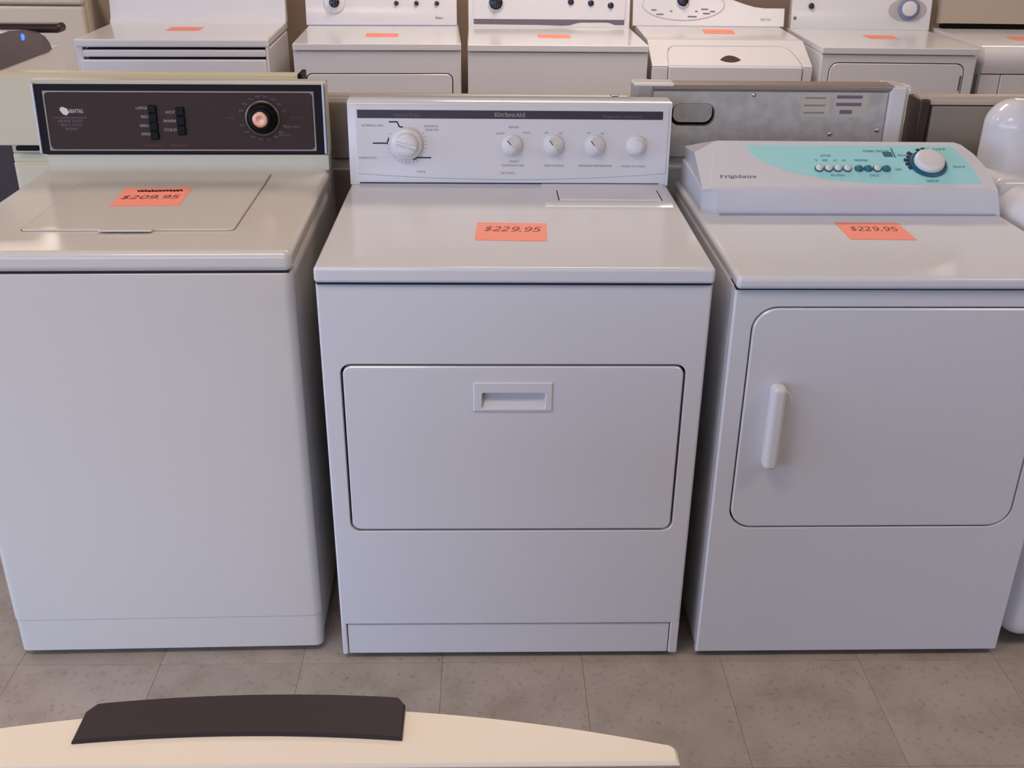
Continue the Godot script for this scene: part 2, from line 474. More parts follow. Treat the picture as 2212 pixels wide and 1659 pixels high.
func left_washer() -> void:
	var hw := 0.331
	var t := thing("washing_machine", "off-white washer with a dark brown control panel and a plain front", "washing machine", Vector3(-0.747, 0, -0.022), 0.02)
	var A: Material = M.almond
	box_part("cabinet", A, t, Vector3(-hw, 0.022, -0.66), Vector3(hw, 0.892, -0.006), 0.02, 5)
	for x in [-0.28, 0.28]:
		for z in [-0.6, -0.07]:
			box_part("foot", M.black, t, Vector3(x - 0.02, 0, z - 0.02), Vector3(x + 0.02, 0.024, z + 0.02), 0.004)
	upright_part("front_panel", A, t, Vector3(-hw - 0.0005, 0.0995, -0.05), Vector3(hw + 0.0005, 0.889, 0.0), 0.018)
	upright_part("kick_panel", A, t, Vector3(-hw + 0.002, 0.016, -0.05), Vector3(hw - 0.001, 0.0978, -0.001), 0.016)
	box_part("top_panel", A, t, Vector3(-hw - 0.002, 0.8925, -0.66), Vector3(hw + 0.002, 0.932, 0.004), 0.014, 5)
	box_part("seam_shade", M.gap_shade, t, Vector3(-hw + 0.006, 0.885, -0.05), Vector3(hw - 0.006, 0.896, -0.004), 0.001, 1)  # shade of the lid seam, put in as a dark strip
	var ld := mb()
	var o := rrect(-0.205, 0.128, 0.203, 0.565, 0.012)
	plate(ld, o, 0.0, 0.0032, 0.0022)
	var flat := Transform3D(Basis(Vector3.RIGHT, -PI / 2), Vector3(0, 0.932, 0))
	var lid := build(ld, "lid", A, t, flat)
	var lg := mb()
	var g1 := rrect(-0.2075, 0.1255, 0.2055, 0.5675, 0.013)
	plate(lg, g1, 0.0, 0.0004)
	build(lg, "lid_outline", M.taupe, lid)  # flat taupe rim drawn for the groove round the lid
	var hl := mb()
	extrude_x(hl, [Vector2(-0.128, 0.9352), Vector2(-0.12, 0.9385), Vector2(-0.112, 0.9385), Vector2(-0.109, 0.9365), Vector2(-0.113, 0.9345), Vector2(-0.126, 0.9325)], -0.05, 0.05)
	build(hl, "lid_handle", A, t)
	# console: pale base strip, dark panel in a thin frame
	var cs := mb()
	extrude_x(cs, [Vector2(-0.606, 0.9315), Vector2(-0.606, 0.962), Vector2(-0.61, 0.968), Vector2(-0.66, 0.968), Vector2(-0.66, 0.9315)], -0.318, 0.333)
	build(cs, "console_base", M.console_grey, t)
	var c2 := mb()
	extrude_x(c2, [Vector2(-0.612, 0.9685), Vector2(-0.627, 1.129), Vector2(-0.631, 1.134), Vector2(-0.655, 1.134), Vector2(-0.66, 1.13), Vector2(-0.66, 0.9685)], -0.3345, 0.3345)
	var con := build(c2, "console", M.console_grey, t)
	var F := face(0.969, -0.6105, 0.0932)
	var pn := mb()
	plate(pn, rrect(-0.326, 0.0, 0.326, 0.1575, 0.003, 3), 0.0, 0.005, 0.0015)
	var pan := build(pn, "control_panel", M.panel_dark, con, F)
	# silver edge strips at both ends and the thin inset line
	for x in [-0.3315, 0.3255]:
		var es := mb()
		rbox(es, Vector3(x, 0.001, 0.0), Vector3(x + 0.006, 0.161, 0.009), 0.002, 2)
		build(es, "edge_strip", M.silver, con, F)
	var ln := mb()
	ring(ln, -0.3085, 0.0075, 0.3075, 0.1435, -0.3035, 0.0125, 0.3025, 0.1385, 0.008, 0.0066, 0.0045, 0.001, 6)
	build(ln, "inset_line", M.bronze, con, F)
	var pi := mb()
	rbox(pi, Vector3(-0.3025, 0.0132, 0.0045), Vector3(0.3015, 0.1378, 0.0056), 0.0005, 1)
	build(pi, "inner_panel", M.panel_brown, con, F)
	# push buttons
	for k in 4:
		var b := mb()
		var y := 0.112 - 0.0198 * k
		rbox(b, Vector3(-0.074, y - 0.0185, 0.005), Vector3(-0.054, y, 0.011), 0.003, 2)
		build(b, "push_button", M.black, t, F)
	for k in 3:
		var b := mb()
		var y := 0.108 - 0.0215 * k
		rbox(b, Vector3(-0.011, y - 0.0205, 0.005), Vector3(0.009, y, 0.011), 0.003, 2)
		build(b, "push_button", M.black, t, F)
	for q in [["LARGE", -0.088, 0.105, 0.026], ["MED", -0.083, 0.0853, 0.017], ["SMALL", -0.086, 0.0655, 0.022], ["MINI", -0.084, 0.0462, 0.02], ["HOT", -0.024, 0.0955, 0.022], ["WARM", -0.027, 0.076, 0.028], ["COLD", -0.027, 0.056, 0.028]]:
		print_text(pan, "lettering", q[0], 0.0058, Vector3(q[1], q[2], 0.0058), Transform3D.IDENTITY, M.print_pale, "Droid Sans", q[3])
	print_text(pan, "lettering", "WATER LEVEL", 0.0045, Vector3(-0.07, 0.02, 0.0058), Transform3D.IDENTITY, M.print_rust, "Droid Sans", 0.04)
	print_text(pan, "lettering", "WATER TEMP", 0.0045, Vector3(-0.01, 0.02, 0.0058), Transform3D.IDENTITY, M.print_rust, "Droid Sans", 0.04)
	# maker's emblem and name
	var em := mb()
	plate(em, PackedVector2Array([Vector2(-0.274, 0.100), Vector2(-0.268, 0.091), Vector2(-0.260, 0.088), Vector2(-0.253, 0.095), Vector2(-0.257, 0.103), Vector2(-0.266, 0.107), Vector2(-0.272, 0.106)]), 0.0056, 0.0062)
	build(em, "emblem", M.print_white, pan)
	print_text(pan, "lettering", "MAYTAG", 0.0085, Vector3(-0.237, 0.0975, 0.0058), Transform3D.IDENTITY, M.print_white, "Droid Sans", 0.03)
	var rl := mb()
	stroke(rl, [Vector2(-0.288, 0.083), Vector2(-0.216, 0.083)], 0.0025, 0.0056)
	build(rl, "printed_line", M.print_rust, pan)
	print_text(pan, "lettering", "HEAVY DUTY", 0.0058, Vector3(-0.253, 0.0755, 0.0058), Transform3D.IDENTITY, M.print_grey, "Droid Sans", 0.056)
	print_text(pan, "lettering", "MULTI CYCLE", 0.0058, Vector3(-0.253, 0.0665, 0.0058), Transform3D.IDENTITY, M.print_grey, "Droid Sans", 0.046)
	print_text(pan, "lettering", "WASHER", 0.0058, Vector3(-0.253, 0.0575, 0.0058), Transform3D.IDENTITY, M.print_grey, "Droid Sans", 0.028)
	# dial
	var D := F * Transform3D(Basis.IDENTITY, Vector3(0.187, 0.083, 0.0056))
	var dk := mb()
	lathe(dk, [Vector2(0.0395, 0), Vector2(0.0395, 0.004), Vector2(0.037, 0.0055), Vector2(0.0355, 0.004), Vector2(0.0335, 0.004)])
	var dial := build(dk, "dial", M.bronze, t, D)
	var dd := mb()
	lathe(dd, [Vector2(0.0345, 0), Vector2(0.0345, 0.012), Vector2(0.031, 0.018), Vector2(0.026, 0.020), Vector2(0.024, 0.032), Vector2(0.0175, 0.034), Vector2(0, 0.034)])
	build(dd, "knob", M.black, dial)
	var cp := mb()
	lathe(cp, [Vector2(0.0175, 0.0335), Vector2(0.0175, 0.036), Vector2(0.016, 0.037), Vector2(0.008, 0.0355), Vector2(0, 0.035)])
	build(cp, "knob_cap", M.copper, dial)
	for k in 18:
		var an := deg_to_rad(40 + 20.0 * k)
		if k in [7, 16]:
			continue
		var wds := ["WASH", "SOAK", "RINSE", "SPIN", "12", "9", "6", "4"]
		print_text(pan, "lettering", wds[k % 8], 0.004, Vector3(0.187 + cos(an) * 0.052, 0.083 + sin(an) * 0.049, 0.0058), Transform3D.IDENTITY, M.print_grey, "Droid Sans", 0.011)
	print_text(pan, "lettering", "OFF", 0.005, Vector3(0.112, 0.083, 0.0058), Transform3D.IDENTITY, M.print_rust, "Droid Sans", 0.02)
	print_text(pan, "lettering", "REGULAR", 0.0045, Vector3(0.264, 0.083, 0.0058), Transform3D.IDENTITY, M.print_rust, "Droid Sans", 0.028)
	print_text(pan, "lettering", "PERM PRESS", 0.0045, Vector3(0.252, 0.063, 0.0058), Transform3D.IDENTITY, M.print_grey, "Droid Sans", 0.036)
	print_text(pan, "lettering", "DELICATE", 0.0045, Vector3(0.235, 0.045, 0.0058), Transform3D.IDENTITY, M.print_grey, "Droid Sans", 0.026)

func right_dryer() -> void:
	var x0 := -0.338
	var x1 := 0.338
	var t := thing("clothes_dryer", "white dryer with a teal control panel and a side-hung door with grip handle", "dryer", Vector3(0.749, 0, -0.002), 0.004)
	var W: Material = M.white_grey
	box_part("cabinet", W, t, Vector3(x0, 0.02, -0.69), Vector3(x1, 0.873, -0.02), 0.006)
	for x in [-0.29, 0.29]:
		for z in [-0.62, -0.07]:
			box_part("foot", M.black, t, Vector3(x - 0.02, 0, z - 0.02), Vector3(x + 0.02, 0.022, z + 0.02), 0.004)
	var st := mb()
	ring(st, x0, 0.014, x1, 0.869, -0.3, 0.342, 0.293, 0.8355, 0.048, 0.0, -0.0195, 0.004, 12)
	build(st, "front_panel", W, t)
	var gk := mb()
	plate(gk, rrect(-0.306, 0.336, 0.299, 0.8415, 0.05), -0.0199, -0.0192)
	build(gk, "door_gap_shade", M.gap_shade, t)  # dark backing that colours the door gap as if in shade
	box_part("seam_shade", M.gap_shade, t, Vector3(x0 + 0.002, 0.866, -0.05), Vector3(x1 - 0.002, 0.878, -0.003), 0.001, 1)  # seam shade drawn as a recessed dark strip
	var d := mb()
	plate(d, rrect(-0.2968, 0.3452, 0.2898, 0.8323, 0.0455, 12), -0.0182, 0.001, 0.003)
	var door := build(d, "door", W, t)
	# grip handle: a rounded bar standing off the door, with a scooped finger recess beside it
	var hd := mb()
	rbox(hd, Vector3(-0.251, 0.497, 0.0), Vector3(-0.222, 0.680, 0.034), 0.011, 5)
	build(hd, "handle", M.white_plastic, door)
	var sc := mb()
	var so := PackedVector2Array()
	for k in 17:
		var a := -PI / 2 + PI * k / 16.0
		so.append(Vector2(-0.226 + 0.03 * pow(cos(a), 0.6), 0.588 + 0.076 * sin(a)))
	plate(sc, so, 0.0, 0.0042, 0.004)
	build(sc, "finger_plate", M.white_plastic, door)
	box_part("top_panel", W, t, Vector3(x0 - 0.001, 0.8735, -0.69), Vector3(x1 + 0.001, 0.8975, 0.012), 0.009, 5)
	# wedge console: riser, sloping panel, back
	var c0 := -0.33
	var c1 := 0.313
	var rs := mb()
	var rb := [Vector3(c0 + 0.002, 0.8972, -0.412), Vector3(c0 + 0.036, 0.8972, -0.397), Vector3(0.336, 0.8972, -0.397), Vector3(0.336, 0.8972, -0.67), Vector3(c0, 0.8972, -0.67)]
	var rt := [Vector3(c0 - 0.004, 0.9572, -0.392), Vector3(c0 + 0.026, 0.9572, -0.386), Vector3(c1, 0.9572, -0.386), Vector3(c1 - 0.01, 0.9572, -0.66), Vector3(c0, 0.9572, -0.66)]
	for k in 5:
		var j := (k + 1) % 5
		var rn: Vector3 = (rb[j] - rb[k]).cross(rt[k] - rb[k]).normalized()
		quad(rs, rb[k], rb[j], rt[j], rt[k], rn)
	quad(rs, rt[0], rt[1], rt[2], rt[4], Vector3.UP)
	tri(rs, rt[2], rt[3], rt[4], Vector3.UP, Vector3.UP, Vector3.UP)
	quad(rs, rb[0], rb[1], rb[2], rb[4], Vector3.DOWN)
	tri(rs, rb[2], rb[3], rb[4], Vector3.DOWN, Vector3.DOWN, Vector3.DOWN)
	var riser := build(rs, "console_riser", W, t)
	box_part("base_seam", M.lilac, riser, Vector3(c0 + 0.04, 0.8974, -0.3955), Vector3(c1 + 0.012, 0.9, -0.3905), 0.0005, 1)  # thin lilac strip drawn where riser meets top
	# upper wedge with cut top corners: built as a loft between the panel outline and its foot at the back
	var F := Transform3D(Basis(Vector3.RIGHT, -1.0541), Vector3(0, 0.957, -0.386))
	var po := PackedVector2Array([Vector2(c0 - 0.004, 0.0), Vector2(c1, 0.0), Vector2(c1 - 0.004, 0.06), Vector2(c1 - 0.022, 0.112), Vector2(c1 - 0.043, 0.143), Vector2(c1 - 0.058, 0.151), Vector2(c0 + 0.048, 0.153), Vector2(c0 + 0.038, 0.148), Vector2(c0 - 0.008, 0.115)])
	var up := mb()
	var front := []
	var back := []
	for q in po:
		front.append(F * Vector3(q.x, q.y, 0))
		var w: Vector3 = F * Vector3(q.x, q.y, 0)
		back.append(Vector3(w.x * 0.97, 0.9525 if q.y < 0.05 else lerpf(0.953, w.y, 0.55), -0.665))
	var idx := Geometry2D.triangulate_polygon(po)
	var pn: Vector3 = F.basis.z
	for k in range(0, idx.size(), 3):
		tri(up, front[idx[k]], front[idx[k + 1]], front[idx[k + 2]], pn, pn, pn)
		tri(up, back[idx[k]], back[idx[k + 1]], back[idx[k + 2]], Vector3.FORWARD, Vector3.FORWARD, Vector3.FORWARD)
	for i in po.size():
		var j := (i + 1) % po.size()
		var nn: Vector3 = (front[j] - front[i]).cross(back[i] - front[i]).normalized()
		var mid: Vector3 = (front[i] + front[j]) / 2.0 - Vector3(0, 0.98, -0.45)
		if nn.dot(mid) < 0:
			nn = -nn
		quad(up, front[i], front[j], back[j], back[i], nn)
	var con := build(up, "console", W, t)
	# printed overlay: pale field and teal swoosh
	var ov := mb()
	var io := PackedVector2Array([Vector2(c0 + 0.012, 0.006), Vector2(c1 - 0.014, 0.006), Vector2(c1 - 0.02, 0.06), Vector2(c1 - 0.036, 0.108), Vector2(c1 - 0.055, 0.139), Vector2(c1 - 0.066, 0.1425), Vector2(c0 + 0.058, 0.1445), Vector2(c0 + 0.038, 0.13)])
	plate(ov, io, 0.0, 0.001, 0.0006)
	var ovl := build(ov, "overlay", M.white_grey, con, F)
	var tl := mb()
	var to := PackedVector2Array([Vector2(-0.223, 0.137), Vector2(-0.214, 0.116), Vector2(-0.2, 0.096), Vector2(-0.178, 0.077), Vector2(-0.151, 0.062), Vector2(-0.125, 0.05), Vector2(-0.094, 0.04), Vector2(-0.06, 0.031), Vector2(-0.025, 0.0245), Vector2(0.055, 0.0175), Vector2(0.156, 0.0165), Vector2(0.282, 0.0185), Vector2(0.278, 0.055), Vector2(0.264, 0.1), Vector2(0.248, 0.132), Vector2(0.241, 0.137)])
	plate(tl, to, 0.001, 0.0014)
	build(tl, "teal_field", M.teal, ovl)
	var z := 0.0014
	print_text(ovl, "lettering", "Frigidaire", 0.0085, Vector3(-0.251, 0.0375, 0.0012), Transform3D.IDENTITY, M.ink_blue, "Droid Serif", 0.08)
	for k in 4:
		oval_button(t, F, Vector2(-0.069 + 0.0208 * k, 0.062), M.white_plastic)
	for k in 4:
		oval_button(t, F, Vector2(0.02 + 0.0202 * k, 0.0625), M.white_plastic if k == 2 else M.teal_dark)
	var D := F * Transform3D(Basis.IDENTITY, Vector3(0.178, 0.078, z))
	var ds := mb()
	lathe(ds, [Vector2(0.041, 0), Vector2(0.041, 0.004), Vector2(0.037, 0.006), Vector2(0.031, 0.006)])
	var dial := build(ds, "dial", M.teal_deep, t, D)
	var dk := mb()
	lathe(dk, [Vector2(0.033, 0.0), Vector2(0.033, 0.010), Vector2(0.0315, 0.0165), Vector2(0.029, 0.0185), Vector2(0.02, 0.0195), Vector2(0, 0.02)])
	build(dk, "knob", M.white_plastic, dial)
	var tooth := mb()
	for q in [[195, 0.045], [180, 0.047], [165, 0.05], [150, 0.046], [135, 0.05], [105, 0.047], [90, 0.049], [76, 0.047], [62, 0.044]]:
		var an := deg_to_rad(q[0])
		var dv := Vector2(cos(an), sin(an))
		stroke(tooth, [dv * 0.037, dv * q[1]], 0.009, 0.0, 0.0012)
	build(tooth, "dial_marks", M.ink_blue, dial)
	for q in [["AUTO DRY", -0.046, 0.104, 0.024], ["1", -0.07, 0.089, 0.005], ["MED", -0.05, 0.089, 0.012], ["LO", -0.028, 0.089, 0.008], ["HI", -0.008, 0.089, 0.008], ["TEMPERATURE", 0.03, 0.0895, 0.03], ["NORMAL TIMED DRY", 0.07, 0.119, 0.058], ["DELICATE", 0.128, 0.106, 0.024], ["OFF", 0.215, 0.126, 0.03], ["TOUCH UP", 0.245, 0.07, 0.027], ["MORE DRY", 0.176, 0.0255, 0.026], ["START", 0.108, 0.061, 0.014], ["PUSH", -0.03, 0.042, 0.03], ["CYCLE", 0.05, 0.042, 0.02]]:
		print_text(ovl, "lettering", q[0], 0.0058, Vector3(q[1], q[2], z + 0.0002), Transform3D.IDENTITY, M.teal_ink, "Droid Sans", q[3])
	var vl := mb()
	stroke(vl, [Vector2(0.106, 0.128), Vector2(0.11, 0.1)], 0.003, z)
	plate(vl, PackedVector2Array([Vector2(0.085, 0.101), Vector2(0.106, 0.101), Vector2(0.104, 0.117), Vector2(0.083, 0.117)]), z, z + 0.0002)
	build(vl, "printed_mark", M.teal_ink, ovl)

func oval_button(t: Node3D, F: Transform3D, at: Vector2, m: Material) -> void:
	var st := mb()
	lathe(st, [Vector2(0.0098, 0), Vector2(0.0098, 0.0025), Vector2(0.0078, 0.003)], Vector3.ZERO, 20)
	var b := build(st, "push_button", M.teal_dark, t, F * Transform3D(Basis.IDENTITY, Vector3(at.x, at.y, 0.0014)))
	var c := mb()
	lathe(c, [Vector2(0.0078, 0), Vector2(0.0075, 0.005), Vector2(0.0055, 0.0068), Vector2(0, 0.0074)], Vector3.ZERO, 20)
	build(c, "button_cap", m, b)

func far_right_washer() -> void:
	var t := thing("washing_machine", "white washer with rounded corners and a bulging curved console beside the teal-panelled dryer", "washing machine", Vector3(1.462, 0, -0.018))
	var hw := 0.345
	var W: Material = M.white_gloss
	box_part("cabinet", W, t, Vector3(-hw - 0.012, 0.02, -0.66), Vector3(hw, 0.945, 0.0), 0.05, 8)
	for x in [-0.27, 0.27]:
		for z in [-0.6, -0.08]:
			box_part("foot", M.black, t, Vector3(x - 0.02, 0, z - 0.02), Vector3(x + 0.02, 0.024, z + 0.02), 0.004)
	box_part("lid", W, t, Vector3(-0.265, 0.90, -0.42), Vector3(0.265, 0.955, -0.05), 0.012, 4)
	box_part("console_base", W, t, Vector3(-hw - 0.013, 0.86, -0.664), Vector3(hw - 0.001, 0.958, -0.46), 0.02, 5)
	var cu := mb()
	rbox(cu, Vector3(-hw - 0.001, 0.80, -0.665), Vector3(hw + 0.001, 1.112, -0.53), 0.062, 8)
	build(cu, "console", W, t)

# ------------------------------------------------------------------ price tags
func price_tag(label: String, at: Vector3, turn: float, w: float, h: float, lines: Array, ink: Material = null, tilt := 0.0) -> void:
	var t := thing("price_tag", label, "price tag", at, turn, "orange price tags on the machines")
	t.rotation.x = tilt
	var st := mb()
	rbox(st, Vector3(-w / 2, 0.0, -h / 2), Vector3(w / 2, 0.0008, h / 2), 0.0002, 1)
	build(st, "paper", M.orange, t)
	var L := Transform3D(Basis(Vector3.RIGHT, -PI / 2), Vector3(0, 0.0008, 0))
	for q in lines:
		if q[0] == "~":
			var s := mb()
			var rng := RandomNumberGenerator.new()
			rng.seed = 7
			var pts := []
			for k in 26:
				pts.append(Vector2(q[1] + q[3] * (k / 25.0 - 0.5), q[2] + (0.006 if k % 2 == 0 else -0.006) + rng.randf_range(-0.002, 0.002)))
			stroke(s, pts, 0.0045, 0.0, 0.0002)
			build(s, "scribble", ink, t, L)
		else:
			print_text(t, "handwriting", q[0], q[4], Vector3(q[1], q[2], 0.0002), L * Transform3D(Basis(Vector3.RIGHT, Vector3(0.18, 1, 0), Vector3.BACK), Vector3.ZERO), ink, "Droid Sans", q[3])

# ------------------------------------------------------------------ second row, seen from behind
func back_to_back(label: String, cx: float, zb: float, hw: float, top: float, deep: float, shell: Material, panel: Material, kind: int) -> Node3D:
	var cat := "dryer" if kind != 3 else "washing machine"
	var t := thing("clothes_dryer" if kind != 3 else "washing_machine", label, cat, Vector3(cx, 0, zb))
	box_part("cabinet", shell, t, Vector3(-hw, 0.02, -0.66), Vector3(hw, 0.905, -0.012), 0.006)
	for x in [-hw + 0.06, hw - 0.06]:
		for z in [-0.6, -0.08]:
			box_part("foot", M.black, t, Vector3(x - 0.02, 0, z - 0.02), Vector3(x + 0.02, 0.022, z + 0.02), 0.004)
	box_part("back_panel", panel, t, Vector3(-hw + 0.01, 0.06, -0.02), Vector3(hw - 0.01, 0.9, -0.008), 0.003)
	box_part("top_panel", shell, t, Vector3(-hw - 0.002, 0.9, -0.67), Vector3(hw + 0.002, 0.925, -0.02), 0.006)
	var st := mb()
	extrude_x(st, [Vector2(-0.022, 0.926), Vector2(-0.022, top - 0.02), Vector2(-0.006, top - 0.018), Vector2(-0.006, top - 0.010), Vector2(-0.009, top - 0.004), Vector2(-0.016, top), Vector2(-deep * 0.7, top), Vector2(-deep, top - 0.03), Vector2(-deep - 0.03, 0.926)], -hw, hw)
	build(st, "console", shell, t)
	return t

func second_row() -> void:
	# left: pale machine, wider console
	var t := back_to_back("pale grey dryer seen from behind, beyond the off-white washer", -0.880, -0.80, 0.365, 1.122, 0.075, M.cream, M.cream, 1)
	box_part("console_back", M.cream, t, Vector3(-0.39, 0.948, -0.02), Vector3(0.374, 1.112, 0.0), 0.003)
	box_part("end_cap", M.black, t, Vector3(0.366, 1.098, -0.07), Vector3(0.377, 1.127, 0.002), 0.003)
	box_part("rear_bracket", M.black, t, Vector3(-0.345, 0.936, -0.012), Vector3(-0.29, 0.947, 0.004), 0.002)
	# middle: grey-brown machine
	t = back_to_back("grey-brown dryer seen from behind, beyond the five-knob white dryer", -0.079, -0.757, 0.3685, 1.084, 0.052, M.greige, M.brown_metal, 2)
	box_part("console_back", M.brown_metal, t, Vector3(-0.36, 0.93, -0.02), Vector3(0.36, 1.066, -0.004), 0.003)
	var cl := mb()
	rbox(cl, Vector3(0.325, 1.058, -0.012), Vector3(0.347, 1.089, 0.004), 0.004, 2)
	build(cl, "metal_clip", M.chrome, t)
	# right: galvanised back with rating labels
	t = back_to_back("washer seen from behind with galvanised console back and two paper labels", 0.657, -0.80, 0.3425, 1.106, 0.085, M.white, M.galv, 3)
	var rg := mb()
	ring(rg, -0.30, 0.93, 0.285, 1.092, -0.252, 1.006, -0.143, 1.062, 0.024, 0.002, -0.021, 0.001, 8)
	var cb := build(rg, "console_back", M.galv, t)
	var pk := mb()
	var o := rrect(-0.246, 1.0145, -0.149, 1.066, 0.02)
	plate(pk, o, -0.002, 0.0)
	build(pk, "grip_recess", M.galv, cb, Transform3D(Basis(Vector3.RIGHT, 0.22), Vector3(0, 0.0248, -0.2314)))
	box_part("recess_shade", M.black, cb, Vector3(-0.262, 0.995, -0.0215), Vector3(-0.135, 1.07, -0.0185), 0.001, 1)  # black sheet paints the shade inside the hollow console
	var tp := mb()
	rbox(tp, Vector3(-0.3, 1.094, -0.06), Vector3(0.30, 1.109, 0.005), 0.006, 3)
	build(tp, "console_rail", M.taupe_metal, t)
	for q in [[-0.345, -0.299, M.pale_metal], [0.287, 0.331, M.white]]:
		var ec := mb()
		rbox(ec, Vector3(q[0], 0.93, -0.09), Vector3(q[1], 1.108, 0.006), 0.008, 3)
		build(ec, "end_cap", q[2], t)
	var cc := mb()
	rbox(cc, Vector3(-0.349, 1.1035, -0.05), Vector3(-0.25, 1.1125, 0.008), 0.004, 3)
	build(cc, "corner_glint", M.painted_glint, t)  # pale strip paints the bright glint on this metal corner
	for q in [[0.071, 0.143], [0.152, 0.238]]:
		var lb := mb()
		rbox(lb, Vector3(q[0], 1.031, 0.002), Vector3(q[1], 1.089, 0.0026), 0.0002, 1)
		var pl := build(lb, "paper_label", M.label_paper, cb)
		var bar := mb()
		if q[0] < 0.1:
			for k in 3:
				bar = mb()
				stroke(bar, [Vector2(q[0] + 0.008, 1.078 - 0.018 * k), Vector2(q[1] - 0.014, 1.078 - 0.018 * k)], 0.004, 0.0026)
				build(bar, "printed_line", M.print_faint, pl)
		else:
			for e in [[0.008, 0.066, 1.081, 0.008], [0.008, 0.066, 1.063, 0.008], [0.02, 0.044, 1.0445, 0.010]]:
				bar = mb()
				stroke(bar, [Vector2(q[0] + e[0], e[2]), Vector2(q[0] + e[1], e[2])], e[3], 0.0026)
				build(bar, "printed_line", M.print_grey, pl)
	for q in [[0.152, 0.99], [-0.285, 1.05], [0.27, 1.0], [-0.05, 1.085]]:
		var sc := mb()
		lathe(sc, [Vector2(0.006, 0), Vector2(0.0055, 0.002), Vector2(0.003, 0.0035), Vector2(0, 0.004)], Vector3(q[0], q[1], 0.002), 12)
		build(sc, "screw", M.chrome, t)
	# far right: dark taupe back
	t = back_to_back("dark taupe dryer seen from behind, beyond the teal-panelled dryer", 1.368, -0.785, 0.345, 1.083, 0.08, M.greige_light, M.taupe_dark, 4)
	box_part("console_back", M.taupe_dark, t, Vector3(-0.315, 0.93, -0.022), Vector3(0.33, 1.062, 0.0), 0.003)
	box_part("end_cap", M.umber_and_shade, t, Vector3(-0.349, 0.93, -0.085), Vector3(-0.322, 1.078, 0.002), 0.006)  # coloured dark to stand for the deep shade at this end

# ------------------------------------------------------------------ third row, facing the camera across the next aisle
func row_machine(called: String, label: String, cat: String, cx: float, hw: float, yaw: float, top: float, door: Array, W: Material) -> Node3D:
	var t := thing(called, label, cat, Vector3(cx, 0, -2.93), yaw)
	box_part("cabinet", W, t, Vector3(-hw, 0.02, -0.70), Vector3(hw, top - 0.028, -0.02), 0.006)
	for x in [-hw + 0.06, hw - 0.06]:
		for z in [-0.62, -0.08]:
			box_part("foot", M.black, t, Vector3(x - 0.02, 0, z - 0.02), Vector3(x + 0.02, 0.022, z + 0.02), 0.004)
	if door.size() > 0:
		var st := mb()
		ring(st, -hw, 0.014, hw, top - 0.033, door[0], door[1], door[2], door[3], door[4], 0.0, -0.0195, 0.004, 8)
		build(st, "front_panel", W, t)
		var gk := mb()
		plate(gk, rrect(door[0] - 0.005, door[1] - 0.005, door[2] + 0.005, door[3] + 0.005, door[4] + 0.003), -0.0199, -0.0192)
		build(gk, "door_gap_shade", M.gap_shade, t)  # gap shade round the door, painted as a dark backing sheet
		var d := mb()
		plate(d, rrect(door[0] + 0.004, door[1] + 0.004, door[2] - 0.004, door[3] - 0.004, door[4] - 0.003, 8), -0.0185, 0.001, 0.003)
		build(d, "door", W, t)
	else:
		box_part("front_panel", W, t, Vector3(-hw, 0.014, -0.0195), Vector3(hw, top - 0.033, 0.0), 0.004)
	box_part("top_panel", W, t, Vector3(-hw - 0.001, top - 0.0285, -0.70), Vector3(hw + 0.001, top, 0.006), 0.004, 4)
	return t

func row_console(t: Node3D, cx: float, hw: float, y0: float, y1: float, m: Material) -> MeshInstance3D:
	var st := mb()
	extrude_x(st, [Vector2(-0.645, y0), Vector2(-0.668, y1 - 0.008), Vector2(-0.674, y1), Vector2(-0.70, y1), Vector2(-0.70, y0)], cx - hw, cx + hw)
	return build(st, "console", m, t)

